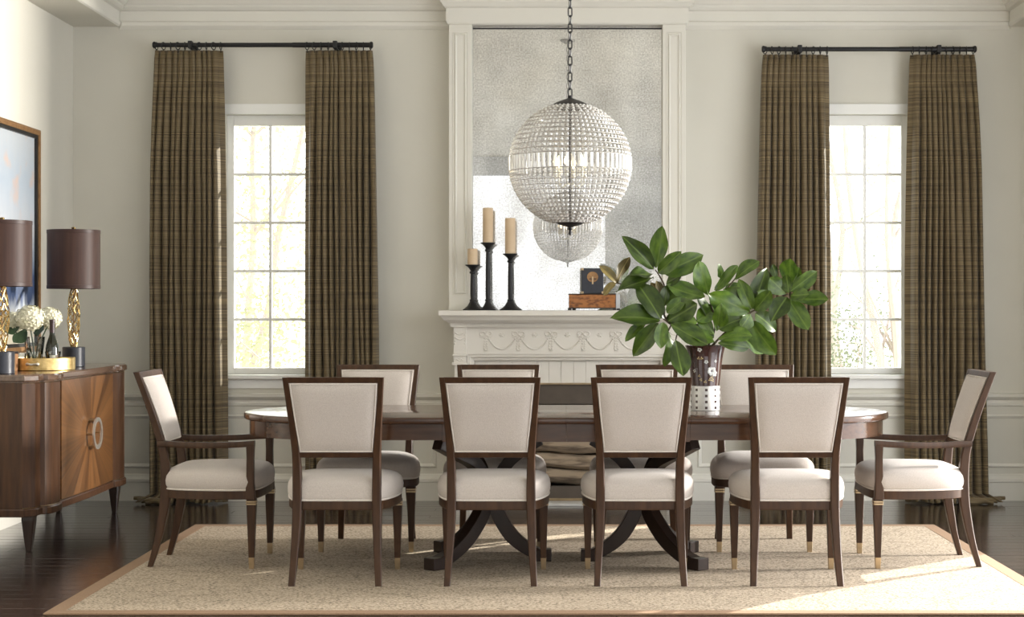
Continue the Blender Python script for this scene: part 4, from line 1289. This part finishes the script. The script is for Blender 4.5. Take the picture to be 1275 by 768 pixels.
# ------------------------------------------------------------------ sideboard
sbd = thing('sideboard', 'walnut breakfront sideboard with sunburst doors and ring pull by the left wall', 'sideboard', (0, 0, 0))
SZ = 0.950
Y0, Y1 = 8.97, 10.86
yc_ = (Y0 + Y1) / 2
XB = XL + 0.045
def plan(off=0.0):
    """front outline from the near end to the far end (x is the face, y runs away from the camera)"""
    h = []
    fr = [(-2.885, Y0), (-2.832, Y0 + 0.048)]
    fr += [(-2.832, Y0 + 0.09), (-2.829, Y0 + 0.13)]
    for i in range(8):
        a = PI * (0.10 + 0.90 * i / 7)
        fr.append((-2.825 + 0.046 * math.sin(a) ** 0.8, Y0 + 0.13 + 0.272 * (1 - math.cos(a)) / 2))
    fr.append((-2.808, Y0 + 0.405))
    for i in range(1, 5):
        fr.append((-2.808 + 0.012 * math.sin(PI / 2 * i / 5), Y0 + 0.405 + (yc_ - Y0 - 0.405) * i / 5))
    fr.append((-2.796, yc_))
    mir = [(x, 2 * yc_ - y_) for x, y_ in reversed(fr[:-1])]
    full = fr + mir
    return [(x + off, y_ + (-off if y_ < yc_ else off) * (1 if (y_ < Y0 + 0.02 or y_ > Y1 - 0.02) else 0)) for x, y_ in full]
def plan_closed(off=0.0):
    f_ = plan(off)
    return [(XB, f_[0][1])] + f_ + [(XB, f_[-1][1])]
MB().prism(plan_closed(0.0), 0.235, 0.908).build('cabinet_body', 'sideboard_wood', sbd, angle=30)
MB().loft([[(x, y_, z) for x, y_ in plan_closed(o_)] for o_, z in ((0.004, 0.192), (0.012, 0.196), (0.012, 0.228), (0.004, 0.236))]).build('base_rail', 'sideboard_wood', sbd, angle=30)
MB().loft([[(x, y_, z) for x, y_ in plan_closed(o_)] for o_, z in ((-0.004, 0.907), (-0.004, 0.913), (0.014, 0.915), (0.018, 0.920), (0.018, 0.942), (0.012, 0.950))]).build('cabinet_top', 'sideboard_top', sbd, angle=30)
# doors
dz0, dz1 = 0.242, 0.902
dy0 = Y0 + 0.412
for s in (-1, 1):
    ya, yb = (dy0, yc_ - 0.0012) if s < 0 else (yc_ + 0.0012, 2 * yc_ - dy0)
    zc = (dz0 + dz1) / 2
    front = []
    for i in range(9):
        yy = ya + (yb - ya) * i / 8
        k_ = (yy - dy0) / (yc_ - dy0) if yy < yc_ else (2 * yc_ - dy0 - yy) / (yc_ - dy0)
        front.append((-2.804 + 0.012 * math.sin(PI / 2 * k_) + 0.006, yy))
    ol = front + [(-2.82, yb), (-2.82, ya)]
    dm = MB(); dm.prism([(x + 2.80, y_ - yc_) for x, y_ in ol], dz0 - zc, dz1 - zc)
    dr_ = dm.build('door', 'sunburst', sbd, angle=30, loc=(-2.80, yc_, zc))
    # half-ring pull
    hp = MB()
    a0, a1 = (PI / 2, 3 * PI / 2) if s < 0 else (-PI / 2, PI / 2)
    secs = []
    for i in range(17):
        a = a0 + (a1 - a0) * i / 16
        q = []
        for rr, xx in ((0.070, 0.050), (0.094, 0.050), (0.094, 0.060), (0.070, 0.060)):
            q.append((xx, s * 0.0012 * 0 + rr * math.cos(a), rr * math.sin(a)))
        secs.append(q)
    hp.loft(secs)
    hd = hp.build('ring_pull', 'silver', dr_, angle=40, loc=(0.0, s * 0.001, -0.002))
    st = MB()
    for a in ((110, 180, 250) if s < 0 else (70, 0, -70)):
        c = (0.082 * math.cos(math.radians(a)), 0.082 * math.sin(math.radians(a)))
        st.tube([(0.012, c[0], c[1]), (0.052, c[0], c[1])], 0.007, 8)
    st.build('standoff', 'brass', hd)
# tapered legs
for lx, ly in ((-2.875, Y0 + 0.085), (-2.875, Y1 - 0.085), (XB + 0.06, Y0 + 0.085), (XB + 0.06, Y1 - 0.085)):
    mb = MB(); mb.loft([rsec(lx, ly, z, w, w, 0.1) for z, w in ((0.0, 0.026), (0.006, 0.030), (0.165, 0.066), (0.193, 0.066))])
    mb.build('leg', 'leg_wood', sbd, smooth=False)
# thin bead lines above and below the doors
for zz in (0.2385, 0.9045):
    MB().tube([(x + 0.001, y_, zz) for x, y_ in plan(0.0)], 0.0022, 5).build('metal_bead', 'brass', sbd)

# lamps
def lamp(x, d, label):
    t = thing('table_lamp', label, 'lamp', (x, d, SZ), 0, 'pair of gold table lamps')
    MB().lathe([(0.064, 0.0005), (0.067, 0.003), (0.067, 0.117), (0.063, 0.121), (0.01, 0.122)], 32).build('lamp_base', 'navy_black', t)
    # open lattice spindle
    rows, cols = 7, 7
    def rad(f_): return 0.010 + 0.026 * math.sin(PI * min(1, f_ * 0.96 + 0.03)) ** 0.62
    z0, z1 = 0.121, 0.478
    bm = bmesh.new()
    rl = random.Random(int(d * 10))
    lat = MB()
    gpt = {}
    for r in range(rows * 2 + 1):
        f_ = r / (rows * 2)
        for c in range(cols):
            a = 2 * PI * (c + 0.5 * (r % 2 if True else 0)) / cols + rl.uniform(-0.12, 0.12)
            z = z0 + (z1 - z0) * f_ + (rl.uniform(-0.006, 0.006) if 0 < r < rows * 2 else 0)
            q = rad(f_) * rl.uniform(0.92, 1.06)
            gpt[r, c] = (q * math.cos(a), q * math.sin(a), z)
    for r in range(rows * 2):
        for c in range(cols):
            if r % 2 == 0:
                nb2 = [(r + 1, c), (r + 1, (c - 1) % cols)]
            else:
                nb2 = [(r + 1, c), (r + 1, (c + 1) % cols)]
            for n_ in nb2:
                if (c + r) % 3 == 0 and n_ == nb2[1]:
                    continue
                lat.tube([gpt[r, c], gpt[n_]], 0.0031, 5)
    lat.build('lattice_column', 'gold', t)
    MB().tube([(0, 0, 0.12), (0, 0, 0.50)], 0.003, 8).build('lamp_rod', 'frame_gold', t)
    sr, sa, sz_ = 0.156, 0.472, 0.828
    secs = [[(r * math.cos(a), r * math.sin(a), z) for a in [2 * PI * k / 48 for k in range(48)]] for r, z in
            ((sr - 0.003, sa), (sr, sa), (sr, sz_), (sr - 0.003, sz_), (sr - 0.004, sa + 0.002))]
    so = MB().loft(secs, caps=False); shade = so.build('lamp_shade', 'shade_silk', t)
    for za_, zb_ in ((sa, sa + 0.022), (sz_ - 0.022, sz_)):
        MB().loft([[(r * math.cos(a), r * math.sin(a), z) for a in [2 * PI * k / 48 for k in range(48)]] for r, z in ((sr + 0.0003, za_), (sr + 0.0018, za_ + 0.001), (sr + 0.0018, zb_ - 0.001), (sr + 0.0003, zb_))], caps=False).build('shade_trim', 'shade_trim', shade)
    sp_ = MB()
    for k in range(3):
        a = 2 * PI * k / 3
        sp_.tube([(0, 0, sz_ - 0.03), (sr * 0.98 * math.cos(a), sr * 0.98 * math.sin(a), sz_ - 0.006)], 0.002, 5)
    sp_.build('shade_spider', 'brass', shade)
    MB().lathe([(0.006, sz_ - 0.03), (0.006, sz_ + 0.002), (0.012, sz_ + 0.004), (0.014, sz_ + 0.016), (0.003, sz_ + 0.020)], 12).build('finial', 'gold', t)
lamp(-2.975, 10.22, 'gold lattice table lamp with brown drum shade beside the curtain')
lamp(-3.045, 9.13, 'gold lattice table lamp with brown drum shade cut by the left frame edge')

# picture
pic = thing('framed_painting', 'abstract blue and white painting in gold and black frame on the left wall', 'painting', (XL, 9.89, 1.035))
pw, phh = 0.70, 1.385
fo = MB(); secs = []
prof = [(0.0, 0.0), (0.0, 0.045), (0.012, 0.05), (0.034, 0.046), (0.036, 0.03)]
for sy, szz in ((-1, 0), (1, 0), (1, 1), (-1, 1)):
    secs.append([(dep + 0.002, sy * (pw - o_), (o_ if szz == 0 else phh - o_)) for o_, dep in prof])
fo.loft(secs, closed=False, caps=False, loop=True); fo.build('gold_frame', 'frame_gold', pic, angle=25)
li = MB(); secs = []
prof = [(0.035, 0.03), (0.035, 0.040), (0.055, 0.036), (0.056, 0.02)]
for sy, szz in ((-1, 0), (1, 0), (1, 1), (-1, 1)):
    secs.append([(dep + 0.002, sy * (pw - o_), (o_ if szz == 0 else phh - o_)) for o_, dep in prof])
li.loft(secs, closed=False, caps=False, loop=True); li.build('black_liner', 'black_liner', pic, angle=25)
MB().box(0.008, 0.024, -pw + 0.03, pw - 0.03, 0.03, phh - 0.03).build('canvas', 'painting', pic, smooth=False)

# tray and what stands on it
TRX, TRY = -3.005, 9.70
tray = thing('gold_tray', 'round hammered gold tray with silver handle on the sideboard', 'tray', (TRX, TRY, SZ))
sx_, sy_ = 0.185, 0.175
def ell(r, z, n=40):
    return [(sx_ * r * math.cos(2 * PI * k / n), sy_ * r * math.sin(2 * PI * k / n), z) for k in range(n)]
MB().loft([ell(0.98, 0.0005), ell(1.0, 0.004), ell(1.0, 0.070), ell(0.985, 0.072), ell(0.97, 0.070), ell(0.965, 0.010), ell(0.02, 0.010)]).build('tray_body', 'gold_leaf', tray)
hn = MB()
hn.tube([(-0.03 + 0.012 * 0, -sy_ - 0.002, 0.038), (-0.026, -sy_ - 0.016, 0.040), (0.0, -sy_ - 0.02, 0.036), (0.026, -sy_ - 0.016, 0.040), (0.03, -sy_ + 0.002, 0.038)], [0.008, 0.005, 0.007, 0.005, 0.008], 8)
hn.ball((-0.03, -sy_ - 0.004, 0.038), 0.010, 8, 6); hn.ball((0.03, -sy_ - 0.004, 0.038), 0.010, 8, 6)
hn.build('tray_handle', 'silver', tray)
TRZ = SZ + 0.0108
# faceted glass vase with hydrangeas
def tumbler(name, label, x, y_, h, r0, r1, cat):
    t = thing(name, label, cat, (x, y_, TRZ), 0)
    n = 16
    def sec(r, z, fac=0.0):
        return [(r * (1 - fac * (k % 2)) * math.cos(2 * PI * k / n), r * (1 - fac * (k % 2)) * math.sin(2 * PI * k / n), z) for k in range(n)]
    MB().loft([sec(r0 * 0.98, 0), sec(r0, 0.004, 0.05), sec((r0 + r1) / 2, h * 0.55, 0.06), sec(r1 * 0.99, h * 0.85, 0.02), sec(r1, h), sec(r1 - 0.004, h), sec((r0 + r1) / 2 - 0.005, h * 0.5), sec(r0 - 0.006, 0.016), sec(0.002, 0.015)]).build('glass_bowl', 'clear_glass', t, smooth=False)
    return t
vx_, vy_ = (43 - VX) * 9.66 / F, 9.66
tumbler('glass_vase', 'faceted clear glass vase holding white hydrangeas on the gold tray', vx_, vy_, 0.180, 0.042, 0.058, 'vase')
tumbler('glass_tumbler', 'clear glass tumbler at the left of the gold tray, under a hydrangea leaf', (27 - VX) * 9.72 / F, 9.72, 0.085, 0.034, 0.040, 'glass')
tumbler('glass_tumbler', 'clear glass tumbler standing in front of the wine bottle', (66 - VX) * 9.60 / F, 9.60, 0.098, 0.031, 0.044, 'glass')
bt = thing('wine_bottle', 'dark green wine bottle with burgundy foil neck on the gold tray', 'bottle', ((65 - VX) * 9.71 / F, 9.71, TRZ))
MB().lathe([(0.034, 0.0), (0.037, 0.004), (0.037, 0.115), (0.034, 0.135), (0.024, 0.165), (0.016, 0.190), (0.0145, 0.205)], 24).build('bottle_body', 'bottle_glass', bt)
MB().lathe([(0.0148, 0.198), (0.0150, 0.262), (0.0165, 0.264), (0.0165, 0.278), (0.014, 0.280), (0.002, 0.280)], 20).build('foil_capsule', 'bottle_foil', bt)
MB().lathe([(0.0374, 0.020), (0.0374, 0.075)], 24, caps=False).build('bottle_label', 'paper', bt)

# hydrangea stems
def bloom_mesh(seed, r):
    r_ = random.Random(seed); mb = MB()
    n = 150
    for i in range(n):
        z = 1 - 2 * (i + 0.5) / n; a = i * 2.399963
        rr = math.sqrt(max(0, 1 - z * z))
        nrm = Vector((rr * math.cos(a), rr * math.sin(a), z))
        c = nrm * r * r_.uniform(0.90, 1.05); c.z *= 0.86
        u = nrm.orthogonal().normalized(); w = nrm.cross(u); a0 = r_.uniform(0, PI)
        pl = r * 0.21
        for q in range(4):
            t1 = a0 + q * PI / 2
            d1 = u * math.cos(t1) + w * math.sin(t1); d2 = u * math.cos(t1 + PI / 2) + w * math.sin(t1 + PI / 2)
            lift = nrm * pl * r_.uniform(0.05, 0.45)
            mb.add([c, c + d1 * pl * 0.55 + d2 * pl * 0.45 + lift * 0.5, c + d1 * pl * 1.05 + lift, c + d1 * pl * 0.55 - d2 * pl * 0.45 + lift * 0.5], [(0, 1, 2, 3)])
    mb.ball((0, 0, 0), (r * 0.88, r * 0.88, r * 0.74), 12, 8)
    return mb
LEAFV = []
def leaf_mesh(matname, variant):
    r_ = random.Random(variant * 5 + 1); mb = MB(); n = 12; m_ = 4
    fold = (0.30, 0.10, 0.45, 0.22, 0.05, 0.35)[variant % 6]; droop = (0.22, -0.14, 0.34, 0.08, 0.18, -0.05)[variant % 6]
    wav = (0.02, 0.05, 0.03, 0.06, 0.04, 0.03)[variant % 6]; bend = (0.06, -0.08, 0.0, 0.12, -0.14, 0.04)[variant % 6]
    ex = (1.0, 1.18, 0.92, 1.10, 1.25, 1.05)[variant % 6]
    secs = []
    for i in range(n + 1):
        t = i / n
        hw = 0.5 * (max(0.0, math.sin(PI * t ** ex)) ** 0.66) + 0.012 * (1 - t)
        hw *= 1 + 0.05 * math.sin(11 * t + variant)
        row = []
        for j in range(-m_, m_ + 1):
            s = j / m_
            row.append((hw * s + bend * math.sin(PI * t), t, fold * 0.5 * hw * abs(s) ** 1.2 - droop * t * t + wav * math.sin(7 * t + variant + s) * abs(s)))
        secs.append(row)
    mb.loft(secs, closed=False, caps=False)
    return mb.mesh('leaf', matname, True, 80)
def place_leaf(me, parent, base, tip, width, n_hint, org, roll=0.0):
    a = Vector(tip) - Vector(base); l_ = a.length; a.normalize()
    n_ = Vector(n_hint); n_ = (n_ - a * n_.dot(a)).normalized()
    x_ = a.cross(n_)
    mt = Matrix((x_, a, n_)).transposed().to_4x4()
    mt = Matrix.Translation(Vector(base) - Vector(org)) @ mt @ Matrix.Rotation(roll, 4, 'Y') @ Matrix.Diagonal((width, l_, l_, 1))
    o = bpy.data.objects.new('leaf', me); COL.objects.link(o); o.parent = parent; o.matrix_local = mt
    return o
hyleaf = leaf_mesh('green_leaf', 1)
hy = [((37, 396), 0.080, 9.62, 'large white hydrangea bloom at the front of the bouquet', [((33, 410), (17, 428), 0.075)]),
      ((15, 402), 0.068, 9.74, 'white hydrangea bloom at the left of the bouquet', [((24, 407), (6, 415), 0.05)]),
      ((61, 396), 0.072, 9.87, 'white hydrangea bloom at the right of the bouquet, behind the bottle', [((42, 414), (57, 412), 0.07)])]
for (hx, hyy), r, d, lb, lvs in hy:
    c = P(hx, hyy, d)
    t = thing('hydrangea', lb, 'flower', (vx_, vy_, TRZ + 0.03), 0, 'white hydrangeas in the glass vase')
    org = t.location
    MB().tube([(0, 0, 0.0), ((c.x - org[0]) * 0.2, (c.y - org[1]) * 0.2, 0.09), tuple(c - Vector(org) - Vector((0, 0, 0.03)))], 0.004, 6).build('stem', 'green_leaf', t)
    bloom_mesh(int(hx), r).build('bloom', 'petal', t, smooth=False, loc=c - Vector(org))
    for b0, t0, w in lvs:
        place_leaf(hyleaf, t, P(b0[0], b0[1], d - 0.04), P(t0[0], t0[1], d - 0.09), w, (0.2, -1, 0.5), org)
# small box by the near lamp
bxx = thing('wooden_box', 'small wooden box with dark lid behind the near lamp base', 'box', (-3.175, 9.47, SZ))
MB().box(-0.085, 0.085, -0.07, 0.07, 0.0005, 0.098).build('box_body', 'box_wood', bxx, smooth=False, bevel=0.003)
MB().box(-0.087, 0.087, -0.072, 0.072, 0.098, 0.112).build('box_lid', 'dark_lacquer', bxx, smooth=False, bevel=0.003)

# ------------------------------------------------------------------ vase with magnolia branches
VDX, VDY, VDZ = (878.3 - VX) * 8.70 / F, 8.70, TZ + RZ + 0.0005
vs_ = thing('table_vase', 'flared brown vase with pearl inlay and pierced silver base band on the table', 'vase', (VDX, VDY, VDZ))
VP_ = [(0.0735, 0.118), (0.0735, 0.128), (0.078, 0.17), (0.082, 0.21), (0.086, 0.25), (0.092, 0.29), (0.100, 0.32), (0.106, 0.334)]
n = 40
def vsec(r, z, k=1.0):
    return [(r * (1 - 0.012 * k * (q % 2)) * math.cos(2 * PI * q / n), r * (1 - 0.012 * k * (q % 2)) * math.sin(2 * PI * q / n), z) for q in range(n)]
MB().loft([vsec(r, z) for r, z in VP_] + [vsec(0.103, 0.335, 0), vsec(0.096, 0.315, 0), vsec(0.080, 0.24, 0), vsec(0.070, 0.13, 0), vsec(0.003, 0.125, 0)], caps=True).build('vase_body', 'vase_brown', vs_, angle=60)
band = MB().lathe([(0.073, 0.0), (0.075, 0.002), (0.075, 0.124), (0.074, 0.127), (0.070, 0.127)], 40).build('silver_band', 'band_silver', vs_)
sq = MB()
for k in range(9):
    a = 2 * PI * (k + 0.72) / 9
    for j in range(4):
        zc = 0.016 + j * 0.0305
        c = Vector((0.0752 * math.cos(a), 0.0752 * math.sin(a), zc)); u = Vector((-math.sin(a), math.cos(a), 0)); nn = Vector((math.cos(a), math.sin(a), 0))
        for w, dd, mt_ in ((0.0065, 0.0008, 0),):
            q = [c + u * w * sx + Vector((0, 0, w * sz)) + nn * dd for sx, sz in ((-1, -1), (1, -1), (1, 1), (-1, 1))]
            q2 = [p - nn * 0.003 for p in q]
            sq.add(q + q2, [(0, 1, 2, 3), (0, 4, 5, 1), (1, 5, 6, 2), (2, 6, 7, 3), (3, 7, 4, 0)])
sq.build('pierced_squares', 'vase_brown', band, smooth=False)
def vr(z): return float(np.interp(z, [p[1] for p in VP_], [p[0] for p in VP_]))
st = MB()
for ang, za_, zb_ in ((-112, 0.13, 0.26), (-92, 0.13, 0.28), (-70, 0.13, 0.30), (-128, 0.13, 0.22)):
    secs = []
    for i in range(6):
        z = za_ + (zb_ - za_) * i / 5; r = vr(z) + 0.0006
        secs.append([(r * math.cos(math.radians(ang + s)), r * math.sin(math.radians(ang + s)), z) for s in (-5.5, 5.5)])
    st.loft(secs, closed=False, caps=False)
st.build('pearl_stripe', 'inlay_stripe', vs_, smooth=False)
def inlay_flower(ang, z, r, n_, mat, nm):
    mb = MB(); a = math.radians(ang); u = Vector((-math.sin(a), math.cos(a), 0)); nn = Vector((math.cos(a), math.sin(a), 0))
    c = nn * (vr(z) + 0.001) + Vector((0, 0, z))
    for k in range(n_):
        t = 2 * PI * k / n_ + ang
        p = c + u * r * 0.62 * math.cos(t) + Vector((0, 0, r * 0.62 * math.sin(t)))
        mb.ball(p, (r * 0.42, r * 0.42, r * 0.42), 6, 4)
    mb.v = [tuple(Vector(p) - nn * ((Vector(p) - c).dot(nn)) * 0.85) for p in mb.v]
    mb.build(nm, mat, vs_)
inlay_flower(-72, 0.205, 0.024, 7, 'inlay', 'pearl_flower'); inlay_flower(-60, 0.192, 0.016, 5, 'inlay', 'pearl_flower')
inlay_flower(-92, 0.252, 0.011, 5, 'inlay', 'pearl_flower'); inlay_flower(-112, 0.315, 0.013, 5, 'inlay', 'pearl_flower')
inlay_flower(-58, 0.255, 0.008, 4, 'inlay', 'pearl_flower'); inlay_flower(-137, 0.205, 0.010, 4, 'inlay', 'pearl_flower')
for ang, z in ((-78, 0.160), (-66, 0.157), (-95, 0.150), (-118, 0.270), (-107, 0.270), (-118, 0.180), (-112, 0.160), (-70, 0.172)):
    inlay_flower(ang, z, 0.008, 3, 'inlay_leaf', 'gilt_leaf')

mag = [leaf_mesh('magnolia_leaf', v) for v in range(6)]
old = [leaf_mesh('old_leaf', v) for v in range(2)]
VD = 8.70
def branch(label, nodes, leaves, seed):
    """nodes: list of stems, each a list of (px, py, depth offset); leaves: (bx, by, tx, ty, width px, depth offset, old)"""
    r_ = random.Random(seed)
    org = Vector((VDX, VDY, VDZ + 0.30))
    t = thing('magnolia_branch', label, 'plant', org, 0, 'magnolia branches in the vase')
    for st_ in nodes:
        pts = [tuple(P(a, b_, VD + c) - org) for a, b_, c in st_]
        sp_ = crspline(pts, 5)
        MB().tube(sp_, [0.0055 * (1 - 0.45 * i / len(sp_)) for i in range(len(sp_))], 6).build('twig', 'bark_twig', t)
    for k, lf in enumerate(leaves):
        bx0, by0, tx0, ty0, w, dd = lf[:6]
        is_old = len(lf) > 6
        tilt = r_.uniform(-0.05, 0.05)
        b0 = P(bx0, by0, VD + dd); t0 = P(tx0, ty0, VD + dd - 0.035 + tilt)
        # short petiole
        wd_ = w * VD / F * 1.30
        dirx = (t0 - b0).normalized()
        hint = Vector((r_.uniform(-0.35, 0.35), -1.0, r_.uniform(0.15, 0.75)))
        me = (old[k % 2] if is_old else mag[r_.randint(0, 5)])
        place_leaf(me, t, b0 - dirx * 0.004, t0 + dirx * 0.004, wd_, hint, org, r_.uniform(-0.45, 0.45))
# left branch
branch('magnolia branch reaching up and left toward the mantel box', 
       [[(872, 432, 0.0), (842, 408, 0.02), (827, 392, 0.02), (828, 360, 0.02), (822, 345, 0.02), (816, 336, 0.0)], [(828, 372, 0.04), (800, 362, 0.10), (768, 352, 0.12)]],
       [(813, 334, 782, 295, 17, 0.0), (817, 333, 828, 283, 19, 0.03), (820, 339, 845, 316, 15, -0.04), (826, 339, 873, 318, 21, 0.0),
        (812, 341, 786, 341, 14, 0.05), (813, 346, 767, 360, 17, -0.01), (767, 351, 750, 330, 10, 0.10, 1), (767, 352, 781, 320, 11, 0.11, 1), (766, 353, 750, 365, 10, 0.08, 1),
        (830, 352, 850, 342, 16, 0.03), (830, 355, 874, 374, 24, -0.02), (827, 382, 831, 357, 10, 0.0), (825, 372, 812, 352, 9, 0.06, 1), (830, 380, 858, 352, 18, 0.06),
        (818, 350, 828, 372, 9, 0.08, 1)], 1)
branch('magnolia branch drooping left over the near chair back',
       [[(870, 433, 0.0), (848, 412, -0.02), (834, 403, -0.03), (826, 397, -0.04)], [(836, 404, -0.04), (832, 412, -0.05), (831, 415, -0.05)], [(862, 428, -0.05), (846, 414, -0.06), (841, 424, -0.06)]],
       [(822, 396, 796, 351, 22, -0.05), (821, 399, 768, 385, 24, -0.04), (804, 402, 779, 424, 10, 0.02), (819, 403, 788, 442, 18, -0.05), (826, 402, 823, 431, 14, -0.06),
        (832, 413, 833, 456, 13, -0.06), (841, 424, 849, 470, 19, -0.07), (836, 404, 880, 430, 19, -0.06), (831, 389, 852, 371, 13, -0.05), (833, 399, 869, 378, 22, -0.03),
        (829, 398, 856, 396, 20, 0.02), (838, 402, 868, 396, 18, 0.0), (826, 396, 812, 372, 14, 0.03)], 2)
branch('magnolia branch standing upright in the middle of the vase',
       [[(880, 434, 0.0), (890, 410, 0.0), (892, 380, 0.02), (905, 360, 0.04), (916, 346, 0.03)], [(886, 432, -0.02), (892, 426, -0.05)], [(891, 400, 0.0), (884, 375, 0.0)]],
       [(882, 367, 873, 328, 18, 0.0), (891, 361, 916, 330, 13, 0.03), (899, 346, 898, 331, 9, 0.05), (916, 347, 942, 323, 15, 0.02), (895, 422, 932, 414, 17, -0.08), (895, 427, 933, 432, 15, -0.09),
        (890, 426, 861, 417, 16, -0.09), (895, 409, 924, 393, 18, -0.06), (893, 411, 897, 380, 15, -0.05), (889, 416, 871, 387, 13, -0.04), (884, 396, 868, 372, 16, 0.0),
        (892, 384, 868, 400, 18, 0.02), (900, 366, 922, 352, 12, 0.05), (888, 420, 866, 404, 16, -0.02), (890, 400, 912, 376, 17, 0.02)], 3)
branch('magnolia branch reaching right, its end spray before the curtain',
       [[(884, 433, 0.0), (905, 412, 0.0), (925, 397, -0.02), (936, 388, -0.03), (958, 378, 0.0), (981, 366, 0.0)], [(912, 408, 0.0), (930, 405, -0.03), (936, 402, -0.04)]],
       [(933, 388, 880, 364, 22, -0.03), (934, 385, 906, 362, 20, 0.0), (936, 384, 920, 350, 14, -0.04), (938, 384, 954, 332, 18, 0.0), (940, 386, 960, 362, 16, -0.03), (941, 391, 969, 409, 18, -0.05),
        (935, 400, 963, 442, 22, -0.05), (930, 421, 951, 439, 12, -0.04), (934, 391, 925, 406, 14, -0.07),
        (983, 352, 985, 321, 18, 0.03), (985, 362, 1016, 338, 16, 0.0), (992, 372, 1031, 373, 15, 0.02), (982, 372, 1006, 411, 19, -0.03), (985, 368, 1007, 367, 15, -0.05), (982, 364, 980, 343, 13, -0.03),
        (978, 365, 957, 346, 17, -0.01), (979, 371, 962, 392, 20, -0.03), (967, 347, 962, 330, 8, 0.05), (990, 353, 995, 335, 8, 0.05), (960, 380, 945, 364, 14, 0.02), (930, 398, 905, 392, 16, 0.02), (926, 404, 940, 424, 14, 0.0)], 4)
